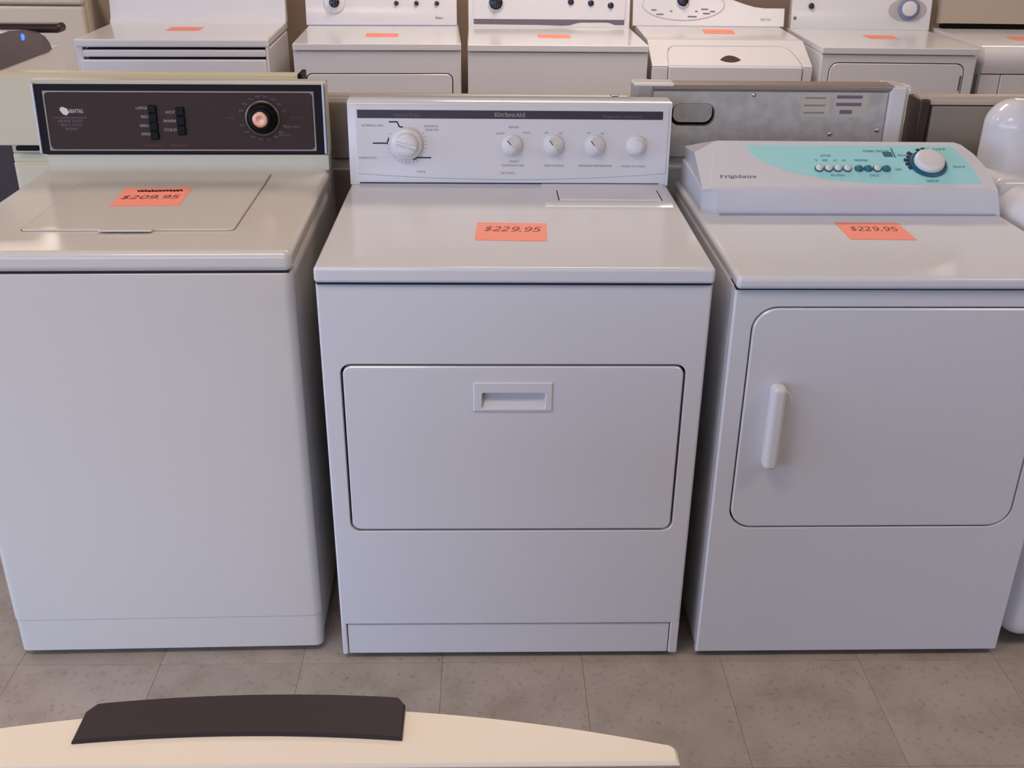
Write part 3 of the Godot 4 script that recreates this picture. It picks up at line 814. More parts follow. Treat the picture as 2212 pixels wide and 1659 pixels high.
func third_row() -> void:
	# range with twin vent slots
	var t := thing("kitchen_range", "white kitchen range with two black vent slots above the oven door", "range", Vector3(-1.429, 0, -2.94), 0.045)
	var W: Material = M.white_gloss
	var hw := 0.412
	box_part("cabinet", W, t, Vector3(-hw, 0.05, -0.66), Vector3(hw, 0.885, -0.03), 0.006)
	for x in [-0.34, 0.34]:
		for z in [-0.6, -0.1]:
			box_part("foot", M.black, t, Vector3(x - 0.02, 0, z - 0.02), Vector3(x + 0.02, 0.052, z + 0.02), 0.004)
	box_part("vent_backing", M.black, t, Vector3(-hw + 0.04, 0.80, -0.04), Vector3(hw - 0.01, 0.888, -0.026), 0.002)
	box_part("cooktop", W, t, Vector3(-hw - 0.003, 0.894, -0.66), Vector3(hw + 0.003, 0.928, 0.006), 0.008, 4)
	box_part("side_stile", W, t, Vector3(-hw, 0.05, -0.05), Vector3(-hw + 0.028, 0.905, 0.0), 0.004)
	box_part("side_stile", W, t, Vector3(hw - 0.012, 0.05, -0.05), Vector3(hw, 0.905, 0.0), 0.004)
	box_part("vent_bar", W, t, Vector3(-hw + 0.028, 0.853, -0.025), Vector3(hw - 0.012, 0.883, 0.004), 0.006, 3)
	box_part("oven_door", W, t, Vector3(-hw + 0.012, 0.25, -0.028), Vector3(hw - 0.012, 0.842, 0.004), 0.008, 3)
	box_part("drawer", W, t, Vector3(-hw + 0.012, 0.06, -0.028), Vector3(hw - 0.012, 0.242, 0.002), 0.006, 3)
	var bg := mb()
	extrude_x(bg, [Vector2(-0.56, 0.928), Vector2(-0.575, 0.933), Vector2(-0.592, 0.955), Vector2(-0.605, 1.0), Vector2(-0.615, 1.15), Vector2(-0.66, 1.17), Vector2(-0.66, 0.928)], -hw - 0.006, hw + 0.006, 0.5)
	build(bg, "backguard", W, t)
	# dryer with chrome timer
	t = row_machine("clothes_dryer", "white dryer with one chrome timer and three small knobs, beside the kitchen range", "dryer", -0.535, 0.366, 0.045, 0.917, [-0.318, 0.33, 0.33, 0.792, 0.03], M.white)
	var c := row_console(t, -0.008, 0.368, 0.9175, 1.09, M.white)
	box_part("console_seam", M.lilac, c, Vector3(-0.376, 0.918, -0.6449), Vector3(0.36, 0.921, -0.6435), 0.0003, 1)
	var F := face(0.918, -0.645, 0.134)
	var sk := mb()
	lathe(sk, [Vector2(0.05, 0), Vector2(0.05, 0.006), Vector2(0.046, 0.010), Vector2(0.028, 0.012), Vector2(0, 0.012)], Vector3.ZERO, 28)
	build(sk, "timer_skirt", M.white_plastic, t, F * Transform3D(Basis.IDENTITY, Vector3(-0.235, 0.105, 0.0)))
	chrome_knob(t, F * Transform3D(Basis.IDENTITY, Vector3(0, 0, 0.01)), Vector2(-0.235, 0.105), 0.028)
	for x in [0.065, 0.163, 0.263]:
		chrome_knob(t, F, Vector2(x, 0.103), 0.0125)
	print_text(c, "lettering", "Whirlpool", 0.011, Vector3(0.273, 0.036, 0.0004), F, M.ink_blue, "Droid Sans", 0.036)
	# machine with large glossy console
	t = row_machine("washing_machine", "white washer with a glossy console, one chrome dial and three chrome knobs", "washing machine", 0.259, 0.398, 0.012, 0.917, [], M.white)
	c = row_console(t, 0.0, 0.398, 0.9175, 1.09, M.white)
	var fs := mb()
	plate(fs, PackedVector2Array([Vector2(-0.375, 0.034), Vector2(0.376, 0.034), Vector2(0.376, 0.17), Vector2(-0.375, 0.17)]), 0.0, 0.004, 0.002)
	build(fs, "fascia", M.white_gloss, c, F)
	# a dark channel runs under the fascia and steps up over the lid hinge
	var ch := mb()
	var co := PackedVector2Array([Vector2(-0.372, 0.011)])
	for q in [[-0.05, 0.009], [0.06, 0.006], [0.10, 0.008], [0.14, 0.019], [0.16, 0.022], [0.29, 0.022], [0.31, 0.017], [0.325, 0.011], [0.372, 0.011]]:
		co.append(Vector2(q[0], q[1]))
	co.append(Vector2(0.372, 0.034))
	co.append(Vector2(-0.372, 0.034))
	plate(ch, co, 0.0, 0.0012)
	build(ch, "console_channel", M.slate, c, F)
	chrome_knob(t, F, Vector2(-0.263, 0.110), 0.038)
	for q in [[0.105, 0.116], [0.204, 0.111], [0.302, 0.101]]:
		chrome_knob(t, F, Vector2(q[0], q[1]), 0.017)
	# slope-fronted front-loader
	front_loader()
	# dryer with blue-ringed dial
	t = row_machine("clothes_dryer", "white dryer with a blue-ringed dial at one end of its console", "dryer", 1.775, 0.345, -0.025, 0.917, [-0.306, 0.33, 0.300, 0.853, 0.04], M.white_grey)
	c = row_console(t, 0.008, 0.345, 0.9175, 1.09, M.white_grey)
	var ob := mb()
	var oo := PackedVector2Array()
	for k in 28:
		var a := TAU * k / 28
		oo.append(Vector2(0.235 + 0.095 * cos(a), 0.094 + 0.055 * sin(a)))
	plate(ob, oo, 0.0, 0.002, 0.001)
	build(ob, "dial_plate", M.print_pale_grey, c, F)
	var D := F * Transform3D(Basis.IDENTITY, Vector3(0.24, 0.099, 0.002))
	var ds := mb()
	lathe(ds, [Vector2(0.053, 0), Vector2(0.053, 0.006), Vector2(0.047, 0.010), Vector2(0.036, 0.011)], Vector3.ZERO, 28)
	var dial := build(ds, "dial", M.steel_blue, t, D)
	var dk := mb()
	lathe(dk, [Vector2(0.036, 0), Vector2(0.036, 0.02), Vector2(0.032, 0.027), Vector2(0.02, 0.029), Vector2(0, 0.030)], Vector3.ZERO, 28)
	build(dk, "knob", M.white_plastic, dial)
	chrome_knob(t, F, Vector2(-0.243, 0.107), 0.016)
	var dt := mb()
	lathe(dt, [Vector2(0.008, 0), Vector2(0.008, 0.001), Vector2(0, 0.0012)], Vector3.ZERO, 14)
	build(dt, "printed_dot", M.print_grey, c, F * Transform3D(Basis.IDENTITY, Vector3(-0.318, 0.05, 0)))
	var fr := mb()
	rbox(fr, Vector3(0.282, 0.735, 0.0), Vector3(0.291, 0.80, 0.002), 0.001, 1)
	build(fr, "finger_slot", M.slate, t)
	# pale machine at the end, with a tan console
	t = thing("washing_machine", "pale glossy machine with a tan console at the end of the row", "washing machine", Vector3(2.515, 0, -2.94), -0.025)
	box_part("cabinet", M.white_gloss, t, Vector3(-0.35, 0.02, -0.70), Vector3(0.35, 0.9, -0.03), 0.006)
	for x in [-0.28, 0.28]:
		for z in [-0.62, -0.08]:
			box_part("foot", M.black, t, Vector3(x - 0.02, 0, z - 0.02), Vector3(x + 0.02, 0.022, z + 0.02), 0.004)
	box_part("front_panel", M.white_gloss, t, Vector3(-0.35, 0.014, -0.06), Vector3(-0.262, 0.802, 0.0), 0.005)
	box_part("door", M.white_gloss, t, Vector3(-0.259, 0.014, -0.06), Vector3(0.35, 0.802, 0.001), 0.005)
	var bp := mb()
	extrude_x(bp, [Vector2(0.0, 0.807), Vector2(0.006, 0.83), Vector2(0.008, 0.86), Vector2(0.004, 0.885), Vector2(-0.008, 0.905), Vector2(-0.03, 0.917), Vector2(-0.06, 0.92), Vector2(-0.70, 0.925), Vector2(-0.70, 0.807)], -0.351, 0.351, 0.5)
	build(bp, "top_panel", M.white_gloss, t)
	var tc := mb()
	extrude_x(tc, [Vector2(-0.62, 0.952), Vector2(-0.64, 1.12), Vector2(-0.70, 1.12), Vector2(-0.70, 0.94)], -0.335, 0.35)
	build(tc, "console", M.tan, t)
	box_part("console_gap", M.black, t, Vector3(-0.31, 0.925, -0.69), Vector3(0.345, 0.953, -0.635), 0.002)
	# tall cabinet behind, at the end of the row
	t = thing("refrigerator", "tall beige refrigerator standing back beside the kitchen range", "refrigerator", Vector3(-2.36, 0, -3.46))
	box_part("cabinet", M.beige, t, Vector3(-0.38, 0.03, -0.68), Vector3(0.38, 1.68, -0.06), 0.008)
	for x in [-0.31, 0.31]:
		for z in [-0.6, -0.12]:
			box_part("foot", M.black, t, Vector3(x - 0.02, 0, z - 0.02), Vector3(x + 0.02, 0.032, z + 0.02), 0.004)
	box_part("door", M.beige, t, Vector3(-0.38, 0.06, -0.055), Vector3(0.38, 1.005, 0.0), 0.014, 4)
	box_part("door", M.beige, t, Vector3(-0.38, 1.013, -0.055), Vector3(0.38, 1.68, 0.0), 0.014, 4)

func chrome_knob(t: Node3D, F: Transform3D, at: Vector2, r: float) -> void:
	var st := mb()
	lathe(st, [Vector2(r, 0), Vector2(r * 0.98, r * 0.3), Vector2(r * 0.86, r * 0.42), Vector2(r * 0.72, r * 0.36), Vector2(r * 0.66, r * 0.30)], Vector3.ZERO, 24)
	var k := build(st, "knob", M.chrome, t, F * Transform3D(Basis.IDENTITY, Vector3(at.x, at.y, 0.002)))
	var c := mb()
	lathe(c, [Vector2(r * 0.68, 0), Vector2(r * 0.66, r * 0.62), Vector2(r * 0.5, r * 0.75), Vector2(0, r * 0.78)], Vector3.ZERO, 24)
	rbox(c, Vector3(-r * 0.14, -r * 0.66, r * 0.5), Vector3(r * 0.14, r * 0.66, r * 1.05), r * 0.1, 2)
	build(c, "knob_cap", M.steel_dark, k)

func front_loader() -> void:
	var t := thing("front_loader", "white front-loading washer with a sloping top door and brown oval emblem", "washing machine", Vector3(1.035, 0, -2.93))
	var W: Material = M.white
	var hw := 0.358
	var body := mb()
	# side profile with the slanted shoulder; upper deck rises into the console
	extrude_x(body, [Vector2(-0.012, 0.02), Vector2(-0.012, 0.828), Vector2(-0.205, 0.910), Vector2(-0.232, 0.917), Vector2(-0.62, 0.928), Vector2(-0.70, 0.928), Vector2(-0.70, 0.02)], -hw + 0.002, hw - 0.002)
	build(body, "cabinet", W, t)
	for x in [-0.28, 0.28]:
		for z in [-0.62, -0.08]:
			box_part("foot", M.black, t, Vector3(x - 0.02, 0, z - 0.02), Vector3(x + 0.02, 0.022, z + 0.02), 0.004)
	# slanted frame round the door
	var S := Transform3D(Basis(Vector3.RIGHT, -1.169), Vector3(0, 0.832, 0.002))
	var fr := mb()
	var fo := PackedVector2Array([Vector2(-hw, 0.0), Vector2(-0.287, 0.0), Vector2(-0.283, 0.08), Vector2(-0.272, 0.14), Vector2(-0.26, 0.162), Vector2(-0.24, 0.172), Vector2(0.24, 0.172), Vector2(0.262, 0.165), Vector2(0.285, 0.14), Vector2(0.305, 0.08), Vector2(0.318, 0.0), Vector2(hw, 0.0), Vector2(hw, 0.222), Vector2(-hw, 0.222)])
	plate(fr, fo, -0.012, 0.0, 0.0015)
	build(fr, "door_frame", W, t, S)
	var dr := mb()
	plate(dr, PackedVector2Array([Vector2(-0.283, 0.004), Vector2(0.313, 0.004), Vector2(0.300, 0.08), Vector2(0.281, 0.138), Vector2(0.26, 0.16), Vector2(0.24, 0.167), Vector2(-0.24, 0.167), Vector2(-0.257, 0.158), Vector2(-0.268, 0.138), Vector2(-0.279, 0.08)]), -0.012, 0.0015, 0.003)
	var door := build(dr, "door", W, t, S)
	var em := mb()
	var eo := PackedVector2Array()
	for k in 24:
		var a := TAU * k / 24
		var c := cos(a)
		eo.append(Vector2(-0.002 + 0.046 * c, 0.05 + (0.036 if sin(a) > 0 else 0.020) * sin(a) * sqrt(maxf(0.0, 1.0 - 0.75 * c * c))))
	plate(em, eo, 0.0015, 0.004, 0.0015)
	build(em, "emblem", M.umber, door)
	box_part("front_door", W, t, Vector3(-0.284, 0.10, -0.012), Vector3(0.314, 0.831, 0.006), 0.006, 3)
	box_part("front_stile", W, t, Vector3(-hw, 0.02, -0.012), Vector3(-0.287, 0.826, 0.002), 0.003)
	box_part("front_stile", W, t, Vector3(0.318, 0.02, -0.012), Vector3(hw, 0.826, 0.002), 0.003)
	# console with a humped top
	var F := face(0.929, -0.62, 0.25)
	var co := PackedVector2Array([Vector2(-0.372, 0.0), Vector2(0.378, 0.0)])
	for k in 15:
		var x := 0.378 - 0.05 * k
		var y := 0.088
		if x < 0.34:
			y = 0.088 + 0.062 * smoothstep(0.28, 0.0, x)
		co.append(Vector2(x, y))
	co.append(Vector2(-0.372, 0.15))
	var cs := mb()
	plate(cs, co, -0.03, 0.0, 0.003)
	var c := build(cs, "console", W, t, F)
	var ov := mb()
	var oo := PackedVector2Array()
	for k in 40:
		var a := TAU * k / 40
		oo.append(Vector2(-0.125 + 0.205 * cos(a), 0.1 + 0.075 * sin(a)))
	oo = Geometry2D.intersect_polygons(oo, PackedVector2Array([Vector2(-0.36, 0.0), Vector2(0.3, 0.0), Vector2(0.3, 0.143), Vector2(-0.36, 0.143)]))[0]
	plate(ov, oo, 0.0, 0.0012)
	var pl := build(ov, "dial_plate", M.print_pale_grey, c)
	var oi := mb()
	oo = inset(oo, 0.005) if not Geometry2D.is_polygon_clockwise(oo) else inset(oo, -0.005)
	plate(oi, oo, 0.0012, 0.0018)
	build(oi, "dial_field", W, pl)
	for q in [[-0.27, 0.075, 0.02], [-0.24, 0.055, 0.03], [-0.185, 0.07, 0.008], [-0.06, 0.07, 0.008], [-0.02, 0.08, 0.03], [-0.01, 0.06, 0.03], [0.02, 0.07, 0.02], [-0.08, 0.045, 0.04]]:
		var b := mb()
		stroke(b, [Vector2(q[0] - q[2] / 2, q[1]), Vector2(q[0] + q[2] / 2, q[1])], 0.007, 0.0018)
		build(b, "printed_line", M.print_grey, pl)
	chrome_knob(t, F, Vector2(-0.13, 0.118), 0.032)
	print_text(c, "lettering", "MAYTAG", 0.011, Vector3(0.285, 0.034, 0.0004), F * F.affine_inverse(), M.print_grey, "Droid Sans", 0.05)

# ------------------------------------------------------------------ small things and the machine in the foreground
func lidded_machine() -> void:
	var t := thing("lidded_machine", "machine with white collar over a body coloured as shade, dark rounded lid and small blue light", "appliance", Vector3(-1.62, 0, -0.95))
	box_part("body", M.umber_and_shade, t, Vector3(-0.318, 0.02, -0.458), Vector3(0.316, 0.955, -0.01), 0.008, 3)  # dark colour stands for the shaded gap beside the next machine
	box_part("collar", M.white_gloss, t, Vector3(-0.32, 0.953, -0.46), Vector3(0.318, 1.107, -0.005), 0.01, 4)
	for x in [-0.26, 0.26]:
		for z in [-0.4, -0.06]:
			box_part("foot", M.black, t, Vector3(x - 0.02, 0, z - 0.02), Vector3(x + 0.02, 0.024, z + 0.02), 0.004)
	var st := mb()
	extrude_x(st, [Vector2(0.0, 1.108), Vector2(0.004, 1.15), Vector2(0.0, 1.175), Vector2(-0.03, 1.188), Vector2(-0.10, 1.190), Vector2(-0.2, 1.181), Vector2(-0.28, 1.166), Vector2(-0.325, 1.148), Vector2(-0.35, 1.128), Vector2(-0.36, 1.108)], -0.322, 0.322, 0.75)
	build(st, "lid", M.plum, t)
	var h := mb()
	rbox(h, Vector3(0.16, 1.156, -0.385), Vector3(0.366, 1.181, -0.325), 0.0122, 5)
	build(h, "lid_handle", M.umber_and_shade, t)
	var led := mb()
	lathe(led, [Vector2(0.009, 0), Vector2(0.008, 0.003), Vector2(0, 0.004)], Vector3.ZERO, 14)
	build(led, "indicator_light", M.blue_led, t, Transform3D(Basis(Vector3.UP, PI / 2), Vector3(0.322, 1.165, -0.175)))

func foreground_machine() -> void:
	var t := thing("washing_machine", "white machine with a bowed front edge and a raised dark brown grip plate", "washing machine", Vector3(-0.229, 0, 1.13))
	var W: Material = M.ivory
	var up := Basis(Vector3.RIGHT, -PI / 2)
	var bow := func(x: float) -> float: return 0.43 * x * x
	var front := PackedVector2Array()
	var cr := 0.010
	var cz := 0.43 * 0.322 * 0.322 + cr
	for k in 7:
		var an := PI - PI / 2 * k / 6.0
		front.append(Vector2(-0.322 + cr * cos(an), -cz + cr * sin(an)))
	for k in range(1, 32):
		var x := -0.322 + 0.644 * k / 32.0
		front.append(Vector2(x, -bow.call(x)))
	for k in 7:
		var an := PI / 2 - PI / 2 * k / 6.0
		front.append(Vector2(0.322 + cr * cos(an), -cz + cr * sin(an)))
	# front runs left to right along the far side; close towards the camera (counter-clockwise)
	var full := PackedVector2Array([Vector2(-0.332, -0.64), Vector2(0.332, -0.64)])
	var lip := PackedVector2Array([Vector2(-0.332, -0.067), Vector2(0.332, -0.067)])
	for k in front.size():
		var p := front[front.size() - 1 - k]
		full.append(p)
		lip.append(p)
	var st := mb()
	plate(st, inset(full, 0.004), 0.02, 0.862, 0.004)
	build(st, "cabinet", W, t, Transform3D(up, Vector3.ZERO))
	for x in [-0.27, 0.27]:
		for z in [0.1, 0.56]:
			box_part("foot", M.black, t, Vector3(x - 0.02, 0, z - 0.02), Vector3(x + 0.02, 0.022, z + 0.02), 0.004)
	var cs := mb()
	plate(cs, lip, 0.864, 0.915, 0.0025)
	build(cs, "front_console", W, t, Transform3D(up, Vector3.ZERO))
	box_part("top_panel", M.white_gloss, t, Vector3(-0.333, 0.864, 0.0698), Vector3(0.333, 0.914, 0.64), 0.005, 3)
	# grip plate following the bow
	var g := PackedVector2Array()
	var x0 := -0.157
	var x1 := 0.109
	for k in 17:
		var x := lerpf(x0, x1, k / 16.0)
		g.append(Vector2(x, -(0.0345 + 0.40 * pow(x + 0.02, 2))))
	for k in 41:
		var x := lerpf(x1, x0, k / 40.0)
		var e := 0.009 - minf(x1 - x, x - x0)
		var r := 0.0
		if e > 0.0:
			r = 0.009 - sqrt(maxf(0.0, 0.009 * 0.009 - e * e))
		g.append(Vector2(x, -(bow.call(x) - 0.0115 + r)))
	var gp := mb()
	plate(gp, g, 0.9145, 0.9185, 0.0015)
	build(gp, "grip_plate", M.dark_plate, t, Transform3D(up, Vector3.ZERO))

# ------------------------------------------------------------------ the room
func room() -> void:
	var x0 := -7.0
	var x1 := 7.5
	var z0 := -10.0
	var z1 := 6.0
	var hh := 2.9
	var f := structure("floor", "worn beige vinyl tile floor", "floor")
	var sl := mb()
	rbox(sl, Vector3(x0 - 0.15, -0.15, z0 - 0.15), Vector3(x1 + 0.15, -0.0032, z1 + 0.15), 0.001, 1)
	build(sl, "slab", M.floor_base, f)
	var tm := mb()
	rbox(tm, Vector3(-0.1537, -0.0034, -0.1537), Vector3(0.1537, 0.0, 0.1537), 0.0004, 1)
	var mesh := tm.commit()
	var rng := RandomNumberGenerator.new()
	rng.seed = 11
	for i in 15:
		for j in 19:
			var o := MeshInstance3D.new()
			o.name = "tile"
			o.mesh = mesh
			o.material_override = M.tiles[rng.randi_range(0, 3)]
			o.position = Vector3(-1.998 + 0.308 * (i + 0.5), rng.randf_range(-0.0003, 0.0), -3.992 + 0.308 * (j + 0.5))
			f.add_child(o, true)
	var c := structure("ceiling", "white store ceiling", "ceiling")
	box_part("ceiling_slab", M.ceiling, c, Vector3(x0 - 0.15, hh, z0 - 0.15), Vector3(x1 + 0.15, hh + 0.15, z1 + 0.15), 0.001, 1)
	var w := structure("wall_back", "tan store wall at the far end", "wall")
	box_part("wall_panel", M.tan, w, Vector3(x0, 0, z0 - 0.15), Vector3(x1, hh, z0), 0.001, 1)
	w = structure("wall_right", "tan store side wall", "wall")
	box_part("wall_panel", M.tan, w, Vector3(x1, 0, z0 - 0.15), Vector3(x1 + 0.15, hh, z1 + 0.15), 0.001, 1)
	w = structure("wall_partition", "low brown partition behind the far row of machines", "wall")
	box_part("partition_panel", M.partition, w, Vector3(-1.93, 0, -4.0), Vector3(4.2, 1.08, -3.9), 0.004, 1)
	# left wall with a shop window
	w = structure("wall_left", "store side wall with a shop window", "wall")
	box_part("wall_panel", M.tan, w, Vector3(x0 - 0.15, 0, z0 - 0.15), Vector3(x0, hh, -0.5), 0.001, 1)
	box_part("wall_panel", M.tan, w, Vector3(x0 - 0.15, 0, -0.5), Vector3(x0, 0.3, z1 + 0.15), 0.001, 1)
	box_part("wall_panel", M.tan, w, Vector3(x0 - 0.15, 2.7, -0.5), Vector3(x0, hh, z1 + 0.15), 0.001, 1)
	box_part("wall_panel", M.tan, w, Vector3(x0 - 0.15, 0.3, z1 - 0.3), Vector3(x0, 2.7, z1 + 0.15), 0.001, 1)
	# street side with shop windows behind the camera
	w = structure("wall_front", "street wall with shop windows", "wall")
	box_part("wall_panel", M.tan, w, Vector3(x0, 0, z1), Vector3(x1, 0.3, z1 + 0.15), 0.001, 1)
	box_part("wall_panel", M.tan, w, Vector3(x0, 2.7, z1), Vector3(x1, hh, z1 + 0.15), 0.001, 1)
	box_part("wall_panel", M.tan, w, Vector3(-0.6, 0.3, z1), Vector3(x1, 2.7, z1 + 0.15), 0.001, 1)
	var n := structure("window_1", "aluminium shop window frame in the street wall", "window")
	for k in 5:
		var x := lerpf(x0 + 0.05, -0.65, k / 4.0)
		box_part("mullion", M.silver, n, Vector3(x - 0.03, 0.3, z1 + 0.03), Vector3(x + 0.03, 2.7, z1 + 0.1), 0.004, 1)
	n = structure("window_2", "aluminium shop window frame in the side wall", "window")
	for k in 4:
		var z := lerpf(-0.47, z1 - 0.33, k / 3.0)
		box_part("mullion", M.silver, n, Vector3(x0 - 0.1, 0.3, z - 0.03), Vector3(x0 - 0.03, 2.7, z + 0.03), 0.004, 1)

func ceiling_light(x: float, z: float, energy: float) -> void:
	var t := thing("ceiling_light", "white recessed fluorescent ceiling light with a flat diffuser", "ceiling light", Vector3(x, 2.9, z), 0.0, "fluorescent ceiling lights")
	var st := mb()
	ring(st, -0.65, -0.35, 0.65, 0.35, -0.6, -0.3, 0.6, 0.3, 0.01, 0.03, 0.0, 0.004, 3)
	build(st, "frame", M.white, t, Transform3D(Basis(Vector3.RIGHT, PI / 2), Vector3.ZERO))
	var d := mb()
	rbox(d, Vector3(-0.599, -0.012, -0.299), Vector3(0.599, -0.002, 0.299), 0.002, 1)
	build(d, "diffuser", M.glow, t)
	var l := AreaLight3D.new()
	l.name = "lamp"
	l.area_size = Vector2(1.18, 0.58)
	l.light_color = LAMP_COLOR
	l.light_energy = energy
	l.area_range = 30.0
	l.shadow_enabled = true
	l.position = Vector3(0, -0.016, 0)
	l.rotation.x = -PI / 2
	t.add_child(l)

const LAMP_COLOR := Color(1.0, 0.92, 0.87)
const EXPOSURE := 1.0

func materials() -> void:
	M.white = mat(Color(0.86, 0.86, 0.87), 0.17, 0.0, 0.5)
	M.white_grey = mat(Color(0.86, 0.865, 0.88), 0.2, 0.0, 0.5)
	M.white_gloss = mat(Color(0.87, 0.87, 0.88), 0.16, 0.0, 0.5)
	M.white_plastic = mat(Color(0.88, 0.88, 0.88), 0.3)
	M.almond = mat(Color(0.845, 0.825, 0.79), 0.17, 0.0, 0.5)
	M.ivory = mat(Color(0.93, 0.895, 0.83), 0.35)
	M.console_grey = mat(Color(0.775, 0.765, 0.685), 0.35)
	M.black = mat(Color(0.035, 0.035, 0.04), 0.5, 0.0, 0.3)
	M.ink = mat(Color(0.05, 0.06, 0.10), 0.6)
	M.ink_blue = mat(Color(0.16, 0.18, 0.30), 0.6)
	M.navy = mat(Color(0.20, 0.22, 0.34), 0.5)
	M.navy_brown = mat(Color(0.24, 0.20, 0.25), 0.45)
	M.panel_dark = mat(Color(0.12, 0.10, 0.125), 0.5, 0.0, 0.25)
	M.panel_brown = mat(Color(0.26, 0.215, 0.21), 0.6, 0.0, 0.25)
	M.bronze = mat(Color(0.52, 0.47, 0.42), 0.35, 0.6)
	M.silver = mat(Color(0.72, 0.72, 0.73), 0.35, 0.5)
	M.copper = mat(Color(0.85, 0.62, 0.50), 0.35, 0.7)
	M.chrome = mat(Color(0.85, 0.85, 0.86), 0.12, 1.0)
	M.steel_dark = mat(Color(0.25, 0.26, 0.32), 0.25, 0.7)
	M.steel_blue = mat(Color(0.48, 0.52, 0.66), 0.4)
	M.slate = mat(Color(0.42, 0.39, 0.42), 0.6)
	M.lilac = mat(Color(0.62, 0.60, 0.70), 0.5)
	M.teal = mat(Color(0.66, 0.90, 0.91), 0.45)
	M.teal_dark = mat(Color(0.18, 0.45, 0.50), 0.4)
	M.teal_deep = mat(Color(0.10, 0.36, 0.46), 0.4)
	M.teal_ink = mat(Color(0.26, 0.44, 0.48), 0.6)
	M.print_pale = mat(Color(0.72, 0.70, 0.66), 0.6)
	M.print_white = mat(Color(0.86, 0.86, 0.86), 0.6)
	M.print_dim = mat(Color(0.45, 0.41, 0.42), 0.6)
	M.print_grey = mat(Color(0.45, 0.43, 0.50), 0.6)
	M.print_faint = mat(Color(0.56, 0.54, 0.55), 0.6)
	M.print_pale_grey = mat(Color(0.74, 0.71, 0.71), 0.5)
	M.print_rust = mat(Color(0.45, 0.25, 0.20), 0.6)
	M.orange = mat(Color(1.0, 0.61, 0.52), 0.7)
	M.pencil = mat(Color(0.44, 0.22, 0.22), 0.7)
	M.gap_shade = mat(Color(0.10, 0.11, 0.17), 0.7)  # near-black colour standing for shade in door gaps and seams
	M.painted_glint = mat(Color(0.95, 0.94, 0.92), 0.2)  # near-white colour standing for a highlight on metal
	M.marker = mat(Color(0.28, 0.10, 0.13), 0.7)
	M.cream = mat(Color(0.84, 0.805, 0.69), 0.4)
	M.beige = mat(Color(0.80, 0.75, 0.655), 0.4)
	M.greige = mat(Color(0.66, 0.62, 0.60), 0.4)
	M.greige_light = mat(Color(0.72, 0.67, 0.63), 0.4)
	M.taupe = mat(Color(0.50, 0.45, 0.41), 0.5)
	M.brown_metal = mat(Color(0.46, 0.41, 0.38), 0.5)
	M.taupe_metal = mat(Color(0.62, 0.57, 0.54), 0.4, 0.3)
	M.taupe_dark = mat(Color(0.56, 0.53, 0.49), 0.5, 0.1)
	M.pale_metal = mat(Color(0.68, 0.67, 0.66), 0.4, 0.3)
	M.label_paper = mat(Color(0.76, 0.75, 0.70), 0.7)
	M.umber = mat(Color(0.32, 0.235, 0.21), 0.4)
	M.umber_and_shade = mat(Color(0.22, 0.15, 0.14), 0.4)  # dark brown of the lid handle; elsewhere painted shade
	M.plum = mat(Color(0.36, 0.30, 0.33), 0.25)
	M.dark_plate = mat(Color(0.155, 0.115, 0.130), 0.55)
	M.tan = mat(Color(0.71, 0.66, 0.59), 0.7)
	M.partition = mat(Color(0.56, 0.48, 0.425), 0.7)
	M.ceiling = mat(Color(0.86, 0.85, 0.82), 0.8)
	M.galv = mat(Color.WHITE, 0.45, 0.3)
	M.galv.albedo_texture = noise_tex(5, 0.03, [[0.0, Color(0.70, 0.71, 0.71)], [0.5, Color(0.75, 0.76, 0.76)], [1.0, Color(0.81, 0.81, 0.81)]], 256)
	M.galv.uv1_triplanar = true
	M.galv.uv1_scale = Vector3(3, 3, 3)
	M.blue_led = mat(Color(0.1, 0.3, 0.9), 0.3)
	M.blue_led.emission_enabled = true
	M.blue_led.emission = Color(0.25, 0.5, 1.0)
	M.blue_led.emission_energy_multiplier = 1.6
	M.glow = mat(Color(0.9, 0.88, 0.85), 0.6)
	M.glow.emission_enabled = true
	M.glow.emission = Color(1.0, 0.93, 0.85)
	M.glow.emission_energy_multiplier = 1.2
	# vinyl floor tile: mottled beige with dark flecks
	var big := noise_tex(21, 0.012, [[0.0, Color(0.625, 0.58, 0.525)], [0.35, Color(0.675, 0.63, 0.58)], [0.6, Color(0.695, 0.65, 0.60)], [1.0, Color(0.72, 0.675, 0.625)]], 512, FastNoiseLite.TYPE_SIMPLEX_SMOOTH, 6)
	var fleck := noise_tex(22, 0.09, [[0.0, Color(0.78, 0.75, 0.74)], [0.14, Color(0.92, 0.91, 0.905)], [0.34, Color(1, 1, 1)], [1.0, Color(1, 1, 1)]], 512, FastNoiseLite.TYPE_SIMPLEX_SMOOTH, 5)
	M.tiles = []
	for k in 4:
		var m := mat(Color(1, 1, 1).darkened([0.0, 0.02, 0.035, 0.015][k]), 0.5, 0.0, 0.4)
		m.albedo_texture = big
		m.uv1_triplanar = true
		m.uv1_world_triplanar = true
		m.uv1_scale = Vector3(1.1, 1.1, 1.1)
		m.uv1_offset = Vector3(0.13 * k, 0.0, 0.29 * k)
		m.detail_enabled = true
		m.detail_albedo = fleck
		m.detail_blend_mode = BaseMaterial3D.BLEND_MODE_MUL
		m.detail_uv_layer = BaseMaterial3D.DETAIL_UV_1
		M.tiles.append(m)
	M.floor_base = mat(Color(0.58, 0.54, 0.50), 0.6)

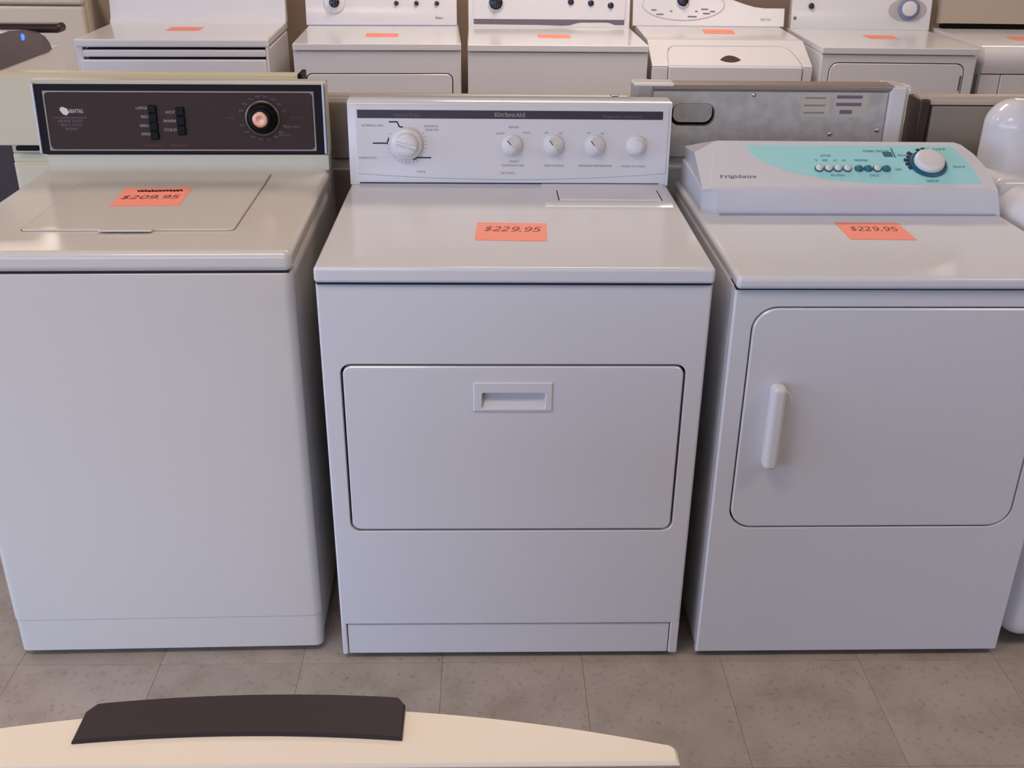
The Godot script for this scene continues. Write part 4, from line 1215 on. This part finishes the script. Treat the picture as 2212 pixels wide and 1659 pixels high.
func _ready() -> void:
	var cam := Camera3D.new()
	cam.name = "camera"
	cam.position = Vector3(-0.0503, 1.5429, 1.8073)
	cam.rotation = Vector3(-0.4476, -0.0258, 0.0116)
	cam.fov = 40.6547
	cam.near = 0.05
	cam.far = 60.0
	add_child(cam)
	cam.make_current()
	var we := WorldEnvironment.new()
	we.name = "environment"
	var env := Environment.new()
	var sky := Sky.new()
	var sm := ProceduralSkyMaterial.new()
	sm.sky_top_color = Color(0.67, 0.78, 1.0)
	sm.sky_horizon_color = Color(0.80, 0.86, 1.0)
	sm.ground_horizon_color = Color(0.62, 0.66, 0.74)
	sm.ground_bottom_color = Color(0.45, 0.46, 0.50)
	sm.sky_energy_multiplier = 2.12
	sm.ground_energy_multiplier = 1.3
	sky.sky_material = sm
	env.background_mode = Environment.BG_SKY
	env.sky = sky
	env.tonemap_mode = Environment.TONE_MAPPER_LINEAR
	env.tonemap_exposure = EXPOSURE
	env.sdfgi_enabled = true
	env.ssao_enabled = true
	env.ssil_enabled = true
	we.environment = env
	add_child(we)
	materials()
	for q in [[-4.0, -7.1, 4.5], [4.7, -7.1, 4.5], [-4.0, -2.48, 4.5], [0.35, -2.48, 4.5], [4.7, -2.48, 4.5], [-4.6, 1.05, 2.2], [-0.9, 1.05, 2.2], [2.4, 1.05, 2.2]]:
		ceiling_light(q[0], q[1], q[2])
	room()
	foreground_machine()
	center_dryer()
	left_washer()
	right_dryer()
	far_right_washer()
	second_row()
	third_row()
	lidded_machine()
	price_tag("orange price tag with two written lines on the off-white washer's lid", Vector3(-0.770, 0.9354, -0.382), 0.07, 0.142, 0.142, [["~", 0.008, 0.046, 0.095], ["$209.95", 0.0, -0.005, 0.118, 0.026]], M.marker)
	price_tag("orange price tag lying on the five-knob white dryer", Vector3(-0.003, 0.9142, -0.212), -0.04, 0.143, 0.118, [["$229.95", 0.0, 0.014, 0.112, 0.03]], M.pencil)
	price_tag("orange price tag lying on the teal-panelled dryer", Vector3(0.762, 0.8977, -0.279), -0.02, 0.136, 0.118, [["$229.95", 0.0, 0.012, 0.098, 0.028]], M.pencil)
	price_tag("small orange price tag on the cooktop of the kitchen range", Vector3(-1.462, 0.9282, -3.293), 0.04, 0.15, 0.13, [])
	price_tag("small orange price tag on the dryer with the chrome timer", Vector3(-0.540, 0.9172, -3.215), 0.03, 0.148, 0.12, [])
	price_tag("small orange price tag on the washer with the glossy console", Vector3(0.255, 0.9172, -3.225), 0.0, 0.15, 0.12, [])
	price_tag("small orange price tag on the slope-fronted front-loader", Vector3(1.056, 0.9240, -3.393), -0.05, 0.144, 0.13, [], null, 0.028)
	price_tag("small orange price tag on the dryer with the blue-ringed dial", Vector3(1.81, 0.9172, -3.29), -0.06, 0.138, 0.13, [])
	price_tag("small orange price tag on the machine with the tan console", Vector3(2.475, 0.9222, -3.235), -0.06, 0.138, 0.13, [], null, 0.008)
